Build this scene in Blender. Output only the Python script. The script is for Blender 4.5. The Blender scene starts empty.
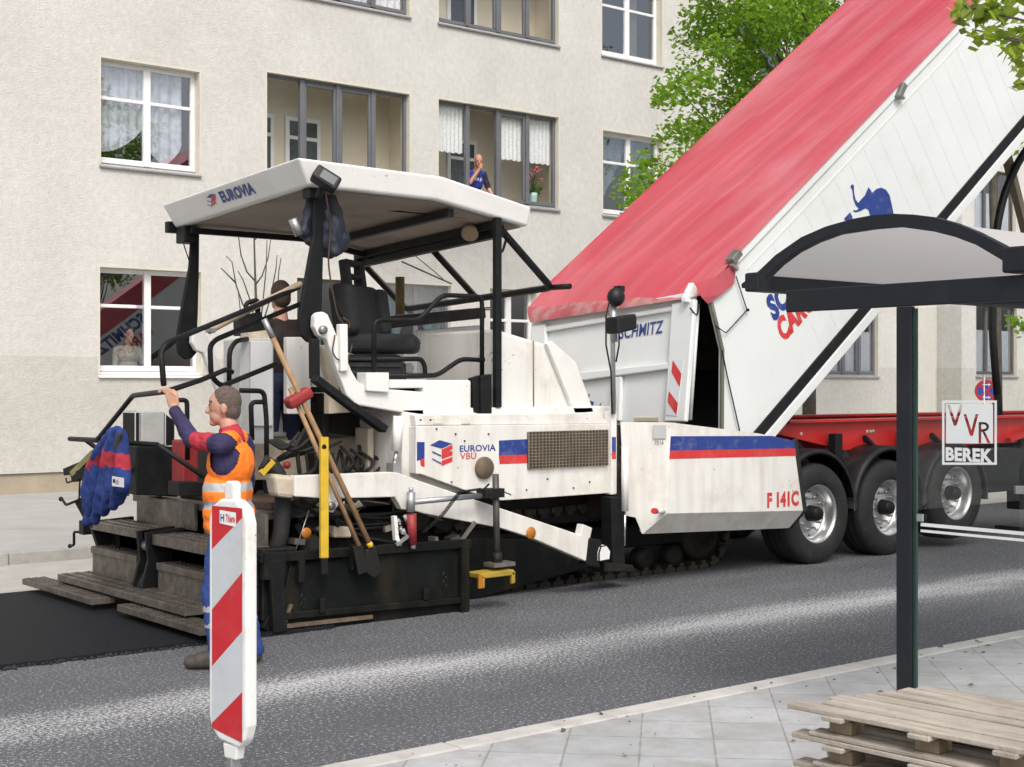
import bpy, bmesh, math, random
import numpy as np
from mathutils import Vector, Matrix, noise
scene = bpy.context.scene
COL = scene.collection
rad = math.radians
V = Vector

# ---------------------------------------------------------------- camera, sky, sun, exposure
FPX, PSI, HOR, CH = 1420.0, rad(38.8), 386.0, 1.80
cam = bpy.data.cameras.new("camera"); camo = bpy.data.objects.new("camera", cam); COL.objects.link(camo)
cam.sensor_width = 36.0; cam.lens = FPX / 1024 * 36.0
cam.shift_y = (386.0 - 383.5) / 1024
cam.clip_start = 0.1; cam.clip_end = 2000
camo.location = (0, 0, CH); camo.rotation_euler = (rad(90), 0, -PSI)
scene.camera = camo
w = bpy.data.worlds.new("World"); scene.world = w; w.use_nodes = True
SUN_EL, SUN_AZ = rad(49), rad(206)        # azimuth clockwise from +Y
nt = w.node_tree; bg = nt.nodes["Background"]
sky = nt.nodes.new("ShaderNodeTexSky"); sky.sky_type = 'NISHITA'; sky.sun_disc = False
sky.sun_elevation = SUN_EL; sky.sun_rotation = SUN_AZ; sky.air_density = 1.0; sky.dust_density = 6.0; sky.ozone_density = 1.0
hs = nt.nodes.new("ShaderNodeHueSaturation"); hs.inputs['Saturation'].default_value = 0.50   # thin overcast
nt.links.new(sky.outputs[0], hs.inputs['Color']); nt.links.new(hs.outputs[0], bg.inputs[0]); bg.inputs[1].default_value = 0.15
sl = bpy.data.lights.new("sun", 'SUN'); sl.energy = 0.85; sl.angle = rad(14); sl.color = (1.0, .985, .96)
so = bpy.data.objects.new("sun", sl); COL.objects.link(so)
sd = V((math.sin(SUN_AZ) * math.cos(SUN_EL), math.cos(SUN_AZ) * math.cos(SUN_EL), math.sin(SUN_EL)))
so.rotation_euler = sd.to_track_quat('Z', 'Y').to_euler(); so.location = (0, -10, 30)
vs = scene.view_settings; vs.view_transform = 'Standard'; vs.look = 'None'; vs.exposure = 0.33; vs.gamma = 1.0; vs.use_curve_mapping = False
scene.cycles.max_bounces = 8; scene.cycles.transparent_max_bounces = 16
scene.cycles.use_denoising = True

# ---------------------------------------------------------------- measuring the place: pixel ray -> plane
SN, CS = math.sin(PSI), math.cos(PSI)
def at_zc(px, py, zc):
    u = (px - 512) / FPX
    return V((zc * (u * CS + SN), zc * (CS - u * SN), CH + (HOR - py) * zc / FPX))
def P(px, py, Y):
    u = (px - 512) / FPX; return at_zc(px, py, Y / (CS - u * SN))
def PX(px, py, X):
    u = (px - 512) / FPX; return at_zc(px, py, X / (u * CS + SN))
def PZ(px, py, Z):
    return at_zc(px, py, (CH - Z) * FPX / (py - HOR))

# ---------------------------------------------------------------- materials
MATS = {}
def lin(r, g, b):
    f = lambda c: (c / 255 / 12.92) if c <= 10 else ((c / 255 + .055) / 1.055) ** 2.4
    return (f(r), f(g), f(b))
def mat(name, col, rough=.6, metal=0., var=.1, scale=6., bump=0., bscale=80., dirt=None, spec=.5, streak=None, coat=0., spots=None):
    """dirt=(colour, amount 0..1, scale); streak=(colour, amount, (sx,sy,sz))"""
    if name in MATS: return MATS[name]
    m = bpy.data.materials.new(name); m.use_nodes = True; MATS[name] = m
    n = m.node_tree.nodes; L = m.node_tree.links; b = n["Principled BSDF"]
    b.inputs['Roughness'].default_value = rough; b.inputs['Metallic'].default_value = metal
    b.inputs['Specular IOR Level'].default_value = spec
    if coat: b.inputs['Coat Weight'].default_value = coat; b.inputs['Coat Roughness'].default_value = .15
    tc = n.new("ShaderNodeTexCoord")
    nz = n.new("ShaderNodeTexNoise"); nz.inputs['Scale'].default_value = scale; nz.inputs['Detail'].default_value = 6
    L.new(tc.outputs['Object'], nz.inputs['Vector'])
    mr = n.new("ShaderNodeMapRange"); mr.inputs[1].default_value = .3; mr.inputs[2].default_value = .7
    mr.inputs[3].default_value = 1 - var; mr.inputs[4].default_value = 1 + var
    L.new(nz.outputs[0], mr.inputs[0])
    vm = n.new("ShaderNodeVectorMath"); vm.operation = 'SCALE'; vm.inputs[0].default_value = col
    L.new(mr.outputs[0], vm.inputs['Scale'])
    out = vm.outputs[0]
    def mixin(out, fac_sock, c):
        mx = n.new("ShaderNodeMix"); mx.data_type = 'RGBA'
        L.new(fac_sock, mx.inputs[0]); L.new(out, mx.inputs[6]); mx.inputs[7].default_value = (*c, 1)
        return mx.outputs[2]
    if dirt:
        c, a, s = dirt
        d = n.new("ShaderNodeTexNoise"); d.inputs['Scale'].default_value = s; d.inputs['Detail'].default_value = 9; d.inputs['Roughness'].default_value = .68
        mp = n.new("ShaderNodeMapping"); mp.inputs['Location'].default_value = (3.1, 7.7, 1.3)
        L.new(tc.outputs['Object'], mp.inputs[0]); L.new(mp.outputs[0], d.inputs['Vector'])
        r = n.new("ShaderNodeMapRange"); r.inputs[1].default_value = .52; r.inputs[2].default_value = .74; r.inputs[3].default_value = 0; r.inputs[4].default_value = a
        L.new(d.outputs[0], r.inputs[0]); out = mixin(out, r.outputs[0], c)
    if streak:
        c, a, s = streak
        d = n.new("ShaderNodeTexNoise"); d.inputs['Scale'].default_value = 1; d.inputs['Detail'].default_value = 5
        mp = n.new("ShaderNodeMapping"); mp.inputs['Scale'].default_value = s
        L.new(tc.outputs['Object'], mp.inputs[0]); L.new(mp.outputs[0], d.inputs['Vector'])
        r = n.new("ShaderNodeMapRange"); r.inputs[1].default_value = .45; r.inputs[2].default_value = .75; r.inputs[3].default_value = 0; r.inputs[4].default_value = a
        L.new(d.outputs[0], r.inputs[0]); out = mixin(out, r.outputs[0], c)
    if spots:      # small splashes of tar and chips
        c, a, s = spots
        d = n.new("ShaderNodeTexNoise"); d.inputs['Scale'].default_value = s; d.inputs['Detail'].default_value = 3; L.new(tc.outputs['Object'], d.inputs['Vector'])
        e = n.new("ShaderNodeTexNoise"); e.inputs['Scale'].default_value = 2.1; L.new(tc.outputs['Object'], e.inputs['Vector'])
        ad = n.new("ShaderNodeMath"); ad.operation = 'MULTIPLY_ADD'; ad.inputs[1].default_value = .55; L.new(e.outputs[0], ad.inputs[0]); L.new(d.outputs[0], ad.inputs[2])
        r = n.new("ShaderNodeMapRange"); r.inputs[1].default_value = 1.0; r.inputs[2].default_value = 1.03; r.inputs[3].default_value = 0; r.inputs[4].default_value = a
        L.new(ad.outputs[0], r.inputs[0]); out = mixin(out, r.outputs[0], c)
    L.new(out, b.inputs['Base Color'])
    if bump:
        bn = n.new("ShaderNodeTexNoise"); bn.inputs['Scale'].default_value = bscale; bn.inputs['Detail'].default_value = 4
        L.new(tc.outputs['Object'], bn.inputs['Vector'])
        bp = n.new("ShaderNodeBump"); bp.inputs['Strength'].default_value = bump; bp.inputs['Distance'].default_value = .02
        L.new(bn.outputs[0], bp.inputs['Height']); L.new(bp.outputs[0], b.inputs['Normal'])
    return m
def glass_mat(name, tint=(.9, .93, .92), base=.05, gain=1.4, rough=0.0, dust=0.):
    m = bpy.data.materials.new(name); m.use_nodes = True; MATS[name] = m
    n = m.node_tree.nodes; L = m.node_tree.links; n.remove(n["Principled BSDF"])
    t = n.new("ShaderNodeBsdfTransparent"); t.inputs[0].default_value = (*tint, 1)
    g = n.new("ShaderNodeBsdfGlossy"); g.inputs['Roughness'].default_value = rough; g.inputs[0].default_value = (.90, .94, 1, 1)
    f = n.new("ShaderNodeFresnel")
    ge = n.new("ShaderNodeNewGeometry"); io = n.new("ShaderNodeMapRange"); io.inputs[3].default_value = 1.5; io.inputs[4].default_value = 1 / 1.5   # same reflectance on both sides of the sheet
    L.new(ge.outputs['Backfacing'], io.inputs[0]); L.new(io.outputs[0], f.inputs[0])
    ma = n.new("ShaderNodeMath"); ma.operation = 'MULTIPLY_ADD'; ma.inputs[1].default_value = gain; ma.inputs[2].default_value = base; ma.use_clamp = True
    L.new(f.outputs[0], ma.inputs[0])
    mx = n.new("ShaderNodeMixShader"); L.new(ma.outputs[0], mx.inputs[0]); L.new(t.outputs[0], mx.inputs[1]); L.new(g.outputs[0], mx.inputs[2])
    out = mx.outputs[0]
    if dust:       # film of dust on the pane
        d = n.new("ShaderNodeBsdfTranslucent"); d.inputs[0].default_value = (.75, .73, .68, 1); d2 = n.new("ShaderNodeBsdfDiffuse"); d2.inputs[0].default_value = (.75, .73, .68, 1)
        m1 = n.new("ShaderNodeMixShader"); L.new(d.outputs[0], m1.inputs[1]); L.new(d2.outputs[0], m1.inputs[2])
        tc = n.new("ShaderNodeTexCoord"); nz = n.new("ShaderNodeTexNoise"); nz.inputs['Scale'].default_value = 1.6; nz.inputs['Detail'].default_value = 6; L.new(tc.outputs['Object'], nz.inputs['Vector'])
        r = n.new("ShaderNodeMapRange"); r.inputs[1].default_value = .3; r.inputs[2].default_value = .7; r.inputs[3].default_value = dust * .5; r.inputs[4].default_value = dust * 1.5; L.new(nz.outputs[0], r.inputs[0])
        m2 = n.new("ShaderNodeMixShader"); L.new(r.outputs[0], m2.inputs[0]); L.new(out, m2.inputs[1]); L.new(m1.outputs[0], m2.inputs[2]); out = m2.outputs[0]
    L.new(out, n["Material Output"].inputs[0]); return m
def cloth_mat(name, col, alpha, scale=60., translucent=.4):
    m = bpy.data.materials.new(name); m.use_nodes = True; MATS[name] = m
    n = m.node_tree.nodes; L = m.node_tree.links; n.remove(n["Principled BSDF"])
    d = n.new("ShaderNodeBsdfDiffuse"); d.inputs[0].default_value = (*col, 1)
    tl = n.new("ShaderNodeBsdfTranslucent"); tl.inputs[0].default_value = (*col, 1)
    m1 = n.new("ShaderNodeMixShader"); m1.inputs[0].default_value = translucent
    L.new(d.outputs[0], m1.inputs[1]); L.new(tl.outputs[0], m1.inputs[2])
    t = n.new("ShaderNodeBsdfTransparent")
    m2 = n.new("ShaderNodeMixShader")
    tc = n.new("ShaderNodeTexCoord"); nz = n.new("ShaderNodeTexNoise"); nz.inputs['Scale'].default_value = scale
    L.new(tc.outputs['Object'], nz.inputs['Vector'])
    r = n.new("ShaderNodeMapRange"); r.inputs[1].default_value = .35; r.inputs[2].default_value = .65
    r.inputs[3].default_value = max(0, alpha - .12); r.inputs[4].default_value = min(1, alpha + .12)
    L.new(nz.outputs[0], r.inputs[0]); L.new(r.outputs[0], m2.inputs[0])
    L.new(t.outputs[0], m2.inputs[1]); L.new(m1.outputs[0], m2.inputs[2]); L.new(m2.outputs[0], n["Material Output"].inputs[0])
    return m
def leaf_mat(name, c1, c2):
    m = bpy.data.materials.new(name); m.use_nodes = True; MATS[name] = m
    n = m.node_tree.nodes; L = m.node_tree.links; b = n["Principled BSDF"]
    g = n.new("ShaderNodeNewGeometry"); mx = n.new("ShaderNodeMix"); mx.data_type = 'RGBA'
    L.new(g.outputs['Random Per Island'], mx.inputs[0]); mx.inputs[6].default_value = (*c1, 1); mx.inputs[7].default_value = (*c2, 1)
    L.new(mx.outputs[2], b.inputs['Base Color']); b.inputs['Roughness'].default_value = .55; b.inputs['Specular IOR Level'].default_value = .3
    t = n.new("ShaderNodeBsdfTranslucent"); vm = n.new("ShaderNodeVectorMath"); vm.operation = 'MULTIPLY'; vm.inputs[1].default_value = (1.3, 1.5, .6)
    L.new(mx.outputs[2], vm.inputs[0]); L.new(vm.outputs[0], t.inputs[0])
    ms = n.new("ShaderNodeMixShader"); ms.inputs[0].default_value = .60
    L.new(b.outputs[0], ms.inputs[1]); L.new(t.outputs[0], ms.inputs[2]); L.new(ms.outputs[0], n["Material Output"].inputs[0])
    return m

RUST = (.16, .09, .045); GRIME = (.20, .17, .13)
WHITE = mat("white_paint", (.735, .725, .69), .42, 0, .05, 3, dirt=((.47, .39, .29), .52, 2.6), streak=((.46, .40, .32), .42, (9, 9, 1.2)), bump=.03, bscale=25, spots=((.16, .12, .08), .8, 40))
WHITE2 = mat("white_grp", (.77, .765, .74), .38, 0, .03, 3, dirt=((.60, .55, .47), .35, 2.2), spots=((.30, .25, .18), .6, 40))
TRUCKW = mat("trailer_white", (.73, .755, .75), .33, 0, .03, 1.2, dirt=((.52, .52, .49), .30, 1.3), bump=.03, bscale=2.5)
CREAM = mat("dirty_cream", (.52, .45, .35), .6, 0, .15, 4, dirt=((.22, .15, .09), .7, 3))
BLACK = mat("black_steel", (.010, .011, .012), .5, 0, .25, 9, dirt=((.04, .033, .025), .4, 6), spec=.2)
DARK = mat("oily_dark", (.011, .010, .009), .6, 0, .35, 6, dirt=((.055, .04, .025), .55, 5), bump=.25, bscale=30, spec=.3)
DKGRN = mat("dark_green_grey", (.0055, .0075, .007), .55, 0, .3, 4, dirt=((.026, .021, .015), .5, 5), streak=((.05, .035, .022), .35, (7, 7, 1.5)), spec=.18, bump=.1, bscale=20)
BITUM = mat("bitumen_caked", (.030, .024, .018), .75, 0, .4, 6, dirt=((.10, .072, .045), .8, 8), bump=.6, bscale=30)
STEEL = mat("worn_steel", (.30, .29, .27), .42, .7, .15, 8, dirt=((.13, .10, .07), .7, 7))
TREAD = mat("tread_metal", (.15, .134, .117), .45, .55, .3, 9, dirt=((.05, .04, .03), .9, 4), streak=((.30, .26, .21), .5, (3, 14, 14)), bump=.25, bscale=60)
GREYP = mat("grey_panel", (.47, .48, .47), .45, .15, .06, 4, dirt=((.25, .22, .18), .5, 5))
RUBBER = mat("rubber", (.014, .014, .014), .75, 0, .2, 10, dirt=((.07, .065, .058), .45, 5), bump=.15, bscale=60)
PLASTK = mat("black_plastic", (.013, .013, .015), .5, 0, .2, 8, dirt=((.07, .065, .06), .35, 5), spec=.35)
SEATC = mat("seat_fabric", (.011, .012, .014), .85, 0, .3, 20, bump=.15, bscale=200)
BLUE = mat("blue_decal", (.018, .045, .23), .4, 0, .08, 6, dirt=((.3, .3, .38), .4, 9))
RED = mat("red_decal", (.58, .035, .035), .4, 0, .08, 6, dirt=((.6, .35, .3), .25, 6))
REDP = mat("red_chassis", (.50, .02, .018), .38, 0, .12, 4, dirt=((.16, .06, .05), .55, 4))
REDT = mat("red_tool", (.27, .022, .024), .55, 0, .2, 10, dirt=((.12, .06, .05), .5, 9))
YEL = mat("yellow_paint", (.62, .40, .025), .5, 0, .12, 8, dirt=((.22, .14, .05), .55, 9))
ORNG = mat("orange_reflector", (.42, .15, .02), .35)
WOODH = mat("wood_handle", (.33, .20, .10), .65, 0, .2, 12, dirt=((.12, .08, .05), .5, 9))
CHROME = mat("chrome", (.75, .75, .75), .15, 1., .03)
ALU = mat("alu_rim", (.62, .62, .62), .28, .9, .05, 6, dirt=((.22, .2, .18), .35, 6))
GALV = mat("galvanised", (.42, .43, .44), .45, .7, .1, 10)
VOID = mat("matt_black", (.012, .011, .011), .9, 0, .3, 6)
ANTHR = mat("anthracite_powder_coat", (.014, .016, .022), .45, 0, .08, 10, dirt=((.05, .05, .055), .25, 5), spec=.35)
BROWNU = mat("canopy_underside", (.33, .275, .215), .7, 0, .15, 2, dirt=((.10, .075, .055), .7, 1.8))
GLASSW = glass_mat("window_glass", (.88, .90, .93), .15, 2.2)
GLASSL = glass_mat("loggia_glass", (.97, .975, .97), .01, .7)
GLASSS = glass_mat("clear_glass", (.955, .965, .96), .02, .8, dust=.22)

# ---------------------------------------------------------------- mesh building
def rot_to(d):
    return V(d).normalized().to_track_quat('Z', 'Y').to_matrix()
def fillet(pts, r, seg=5, closed=False):
    pts = [V(p) for p in pts]; n = len(pts); out = []
    for i, p in enumerate(pts):
        if not closed and (i == 0 or i == n - 1): out.append(p); continue
        a = pts[(i - 1) % n] - p; b = pts[(i + 1) % n] - p
        t = min(r, a.length * .45, b.length * .45)
        A = p + a.normalized() * t; B = p + b.normalized() * t
        for k in range(seg + 1):
            s = k / seg; out.append(A * (1 - s) ** 2 + p * 2 * s * (1 - s) + B * s * s)
    return out
class MB:
    def __init__(s): s.v = []; s.f = []; s.m = []; s.sm = []; s.mats = []
    def mi(s, m):
        if m not in s.mats: s.mats.append(m)
        return s.mats.index(m)
    def add(s, vs, fs, m, smooth=False):
        o = len(s.v); s.v += [tuple(p) for p in vs]; k = s.mi(m)
        for i, f in enumerate(fs):
            s.f.append([o + j for j in f]); s.m.append(k); s.sm.append(smooth if not isinstance(smooth, (list, tuple)) else smooth[i])
        return s
    def box(s, x0, x1, y0, y1, z0, z1, m, M=None):
        vs = [V((x, y, z)) for z in (z0, z1) for y in (y0, y1) for x in (x0, x1)]
        if M is not None: vs = [M @ p for p in vs]
        return s.add(vs, [(0, 2, 3, 1), (4, 5, 7, 6), (0, 1, 5, 4), (2, 6, 7, 3), (0, 4, 6, 2), (1, 3, 7, 5)], m)
    def bar(s, a, b, w, h, m, up=(0, 0, 1)):
        """rectangular bar from a to b, w sideways, h along up"""
        a = V(a); b = V(b); d = (b - a).normalized(); side = d.cross(V(up)).normalized(); u = side.cross(d)
        vs = []
        for p in (a, b):
            for i, j in ((-1, -1), (1, -1), (1, 1), (-1, 1)): vs.append(p + side * (i * w / 2) + u * (j * h / 2))
        return s.add(vs, [(3, 2, 1, 0), (4, 5, 6, 7), (0, 1, 5, 4), (1, 2, 6, 5), (2, 3, 7, 6), (3, 0, 4, 7)], m)
    def prism(s, poly, vec, m):
        poly = [V(p) for p in poly]; vec = V(vec); n = len(poly)
        nrm = V((0, 0, 0))
        for i in range(n): nrm += poly[i].cross(poly[(i + 1) % n])
        if nrm.dot(vec) > 0: poly = poly[::-1]
        vs = poly + [p + vec for p in poly]
        fs = [tuple(range(n)), tuple(range(2 * n - 1, n - 1, -1))] + [((i + 1) % n, i, n + i, n + (i + 1) % n) for i in range(n)]
        return s.add(vs, fs, m)
    def pxprism(s, pts, Y0, Y1, m):
        return s.prism([P(a, b, Y0) for a, b in pts], (0, Y1 - Y0, 0), m)
    def quad(s, pts, m): return s.add(pts, [tuple(range(len(pts)))], m)
    def tube(s, pts, r, m, n=8, cap=True, closed=False):
        pts = [V(p) for p in pts]; N = len(pts); rs = r if isinstance(r, (list, tuple)) else [r] * N
        vs = []; fs = []; prev = None
        for i in range(N):
            if closed: d = pts[(i + 1) % N] - pts[i - 1]
            else: d = pts[min(i + 1, N - 1)] - pts[max(i - 1, 0)]
            if d.length < 1e-7: d = V((0, 0, 1))
            d.normalize()
            if prev is None: x = d.orthogonal().normalized()
            else:
                x = prev - d * prev.dot(d)
                x = x.normalized() if x.length > 1e-6 else d.orthogonal().normalized()
            prev = x; y = d.cross(x)
            for k in range(n):
                a = 2 * math.pi * k / n; vs.append(pts[i] + (x * math.cos(a) + y * math.sin(a)) * rs[i])
        for i in range(N if closed else N - 1):
            j = (i + 1) % N
            for k in range(n): fs.append((i * n + k, i * n + (k + 1) % n, j * n + (k + 1) % n, j * n + k))
        sm = [True] * len(fs)
        if cap and not closed:
            fs.append(tuple(range(n - 1, -1, -1))); fs.append(tuple(range((N - 1) * n, N * n))); sm += [False, False]
        return s.add(vs, fs, m, sm)
    def cyl(s, a, b, r, m, n=16): return s.tube([a, b], r, m, n)
    def lathe(s, prof, c, axis, m, n=24, smooth=True):
        """prof: list of (radius, height) along axis from c"""
        R = rot_to(axis); c = V(c); vs = []; fs = []
        for (r, h) in prof:
            for k in range(n):
                a = 2 * math.pi * k / n; vs.append(c + R @ V((r * math.cos(a), r * math.sin(a), h)))
        for i in range(len(prof) - 1):
            for k in range(n): fs.append((i * n + k, i * n + (k + 1) % n, (i + 1) * n + (k + 1) % n, (i + 1) * n + k))
        return s.add(vs, fs, m, smooth)
    def ball(s, c, r, m, n=12, k=8, M=None):
        rr = r if isinstance(r, (tuple, list)) else (r, r, r); c = V(c); vs = []; fs = []
        for i in range(k + 1):
            t = math.pi * i / k
            for j in range(n):
                a = 2 * math.pi * j / n
                p = V((rr[0] * math.sin(t) * math.cos(a), rr[1] * math.sin(t) * math.sin(a), -rr[2] * math.cos(t)))
                vs.append(c + ((M @ p) if M is not None else p))
        for i in range(k):
            for j in range(n): fs.append((i * n + j, i * n + (j + 1) % n, (i + 1) * n + (j + 1) % n, (i + 1) * n + j))
        return s.add(vs, fs, m, True)
    def build_each(s, name, parent=None, bevel=0, seg=2):
        """every separate piece becomes an object of its own"""
        up = list(range(len(s.v)))
        def root(i):
            while up[i] != i: up[i] = up[up[i]]; i = up[i]
            return i
        for f in s.f:
            for j in f[1:]: up[root(j)] = root(f[0])
        comp = {}
        for k, f in enumerate(s.f): comp.setdefault(root(f[0]), []).append(k)
        out = []
        for ks in comp.values():
            m = MB(); ids = sorted({j for k in ks for j in s.f[k]}); mp = {j: i for i, j in enumerate(ids)}
            for k in ks: m.f.append([mp[j] for j in s.f[k]]); m.m.append(m.mi(s.mats[s.m[k]])); m.sm.append(s.sm[k])
            m.v = [s.v[j] for j in ids]; out.append(m.build(name, parent, bevel, seg))
        return out
    def build(s, name, parent=None, bevel=0, seg=2, **props):
        off = ORG.get(parent.name, V((0, 0, 0))) if parent else V((0, 0, 0))
        me = bpy.data.meshes.new(name)
        me.from_pydata([(x - off.x, y - off.y, z - off.z) for x, y, z in s.v], [], s.f)
        for m in s.mats: me.materials.append(m)
        me.polygons.foreach_set("material_index", s.m); me.polygons.foreach_set("use_smooth", s.sm)
        if bevel:
            bm = bmesh.new(); bm.from_mesh(me); bmesh.ops.remove_doubles(bm, verts=bm.verts, dist=1e-5)
            es = [e for e in bm.edges if len(e.link_faces) == 2 and e.calc_face_angle(0) > rad(25)]
            bmesh.ops.bevel(bm, geom=es, offset=bevel, segments=seg, affect='EDGES', profile=.5, clamp_overlap=True)
            bm.to_mesh(me); bm.free()
        me.validate(); me.update()
        o = bpy.data.objects.new(name, me); COL.objects.link(o)
        if parent: o.parent = parent; ORG[o.name] = off
        for k, val in props.items(): o[k] = val
        return o
ORG = {}
def thing(name, label, cat, loc, group=None):
    o = bpy.data.objects.new(name, None); COL.objects.link(o); o.location = loc; o.empty_display_size = .2
    o['label'] = label; o['category'] = cat
    if group: o['group'] = group
    ORG[o.name] = V(loc); return o
def tag(o, label, cat, group=None):
    o['label'] = label; o['category'] = cat
    if group: o['group'] = group
    return o
def struct(mb, name, **k):
    o = mb.build(name, **k); o['kind'] = 'structure'; return o
def text_mb(mb, s, origin, right, up, height, m, width=None, bold=.02, shear=0., lift=.003):
    """flat lettering: origin = lower-left corner, height = capital height"""
    cu = bpy.data.curves.new("t", 'FONT'); cu.body = s; cu.size = 1; cu.offset = bold; cu.shear = shear; cu.resolution_u = 3; cu.space_character = 1.04
    ob = bpy.data.objects.new("t", cu); COL.objects.link(ob)
    dg = bpy.context.evaluated_depsgraph_get(); me = bpy.data.meshes.new_from_object(ob.evaluated_get(dg))
    pts = [v.co.copy() for v in me.vertices]; fs = [tuple(p.vertices) for p in me.polygons]
    x0 = min(p.x for p in pts); x1 = max(p.x for p in pts); y0 = min(p.y for p in pts); y1 = max(p.y for p in pts)
    right = V(right).normalized(); up = V(up); up = (up - right * up.dot(right)).normalized(); nr = right.cross(up)
    ky = height / (y1 - y0); kx = (width / (x1 - x0)) if width else ky
    mb.add([V(origin) + right * ((p.x - x0) * kx) + up * ((p.y - y0) * ky) + nr * lift for p in pts], fs, m)
    bpy.data.objects.remove(ob); bpy.data.curves.remove(cu); bpy.data.meshes.remove(me)
    return mb
def sdf_figure(name, prims, parent, voxel=.008, smooth=4, keep=None, folds=None):
    """one continuous body: union of tapered capsules/ellipsoids, voxel-remeshed; each face takes its nearest primitive's material.
    prim: ('c', p0, r0, p1, r1, mat) or ('e', centre, (rx,ry,rz), Matrix3 or None, mat)"""
    mb = MB()
    for p in prims:
        if p[0] == 'c':
            a, ra, b, rb = V(p[1]), p[2], V(p[3]), p[4]; d = b - a; Ln = max(d.length, 1e-5); d = d / Ln; pts = []; rs = []
            for k in range(6): t = math.pi / 2 * (1 - k / 5); pts.append(a - d * ra * math.sin(t)); rs.append(max(ra * math.cos(t), 1e-4))
            for k in range(6): t = math.pi / 2 * k / 5; pts.append(b + d * rb * math.sin(t)); rs.append(max(rb * math.cos(t), 1e-4))
            mb.tube(pts, rs, p[5], 14)
        else: mb.ball(p[1], p[2], p[4], 18, 12, p[3])
    off = ORG.get(parent.name, V((0, 0, 0))) if parent else V((0, 0, 0))
    me = bpy.data.meshes.new("tmp"); me.from_pydata([tuple(V(q) - off) for q in mb.v], [], mb.f)
    ob = bpy.data.objects.new("tmp", me); COL.objects.link(ob)
    r = ob.modifiers.new("r", 'REMESH'); r.mode = 'VOXEL'; r.voxel_size = voxel; r.use_smooth_shade = True
    if smooth:
        sm = ob.modifiers.new("s", 'SMOOTH'); sm.factor = .5; sm.iterations = smooth
    dg = bpy.context.evaluated_depsgraph_get(); dg.update()
    me2 = bpy.data.meshes.new_from_object(ob.evaluated_get(dg)); bpy.data.objects.remove(ob); bpy.data.meshes.remove(me)
    nf = len(me2.polygons); c = np.empty(nf * 3); me2.polygons.foreach_get("center", c); c = c.reshape(-1, 3) + np.array(off)
    best = np.full(nf, 1e9); idx = np.zeros(nf, int); mats = []
    for p in prims:
        m = p[-1]
        if m not in mats: mats.append(m)
        if p[0] == 'c':
            a = np.array(p[1]); b = np.array(p[3]); d = b - a; t = np.clip(((c - a) @ d) / max(d @ d, 1e-9), 0, 1)
            dist = np.linalg.norm(c - (a + t[:, None] * d), axis=1) - (p[2] + (p[4] - p[2]) * t)
        else:
            q = c - np.array(p[1])
            if p[3] is not None: q = q @ np.array(p[3])
            rr = np.array(p[2]); dist = (np.linalg.norm(q / rr, axis=1) - 1) * rr.min()
        k = dist < best; best[k] = dist[k]; idx[k] = mats.index(m)
    me2.materials.clear()
    for m in mats: me2.materials.append(m)
    me2.polygons.foreach_set("material_index", idx.astype(np.int32)); me2.polygons.foreach_set("use_smooth", [True] * nf)
    if folds:
        amp, sc, ms_ = folds; kk = {mats.index(m) for m in ms_ if m in mats}
        use = set()
        for p in me2.polygons:
            if p.material_index in kk: use.update(p.vertices)
        nrm_ = [v.normal.copy() for v in me2.vertices]
        for i in use:
            v = me2.vertices[i]; q = (v.co + off)
            n1 = noise.noise(V((q.x * sc, q.y * sc, q.z * sc * .45))) + .5 * noise.noise(V((q.x * sc * 2.1 + 5, q.y * sc * 2.1, q.z * sc * 1.6)))
            v.co = v.co + nrm_[i] * (amp * n1)
        me2.update()
    if keep:
        bm = bmesh.new(); bm.from_mesh(me2)
        bmesh.ops.delete(bm, geom=[f for f in bm.faces if not keep(f.calc_center_median() + off)], context='FACES')
        bm.to_mesh(me2); bm.free()
    me2.name = name; o = bpy.data.objects.new(name, me2); COL.objects.link(o)
    if parent: o.parent = parent; ORG[o.name] = off
    return o
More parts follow.
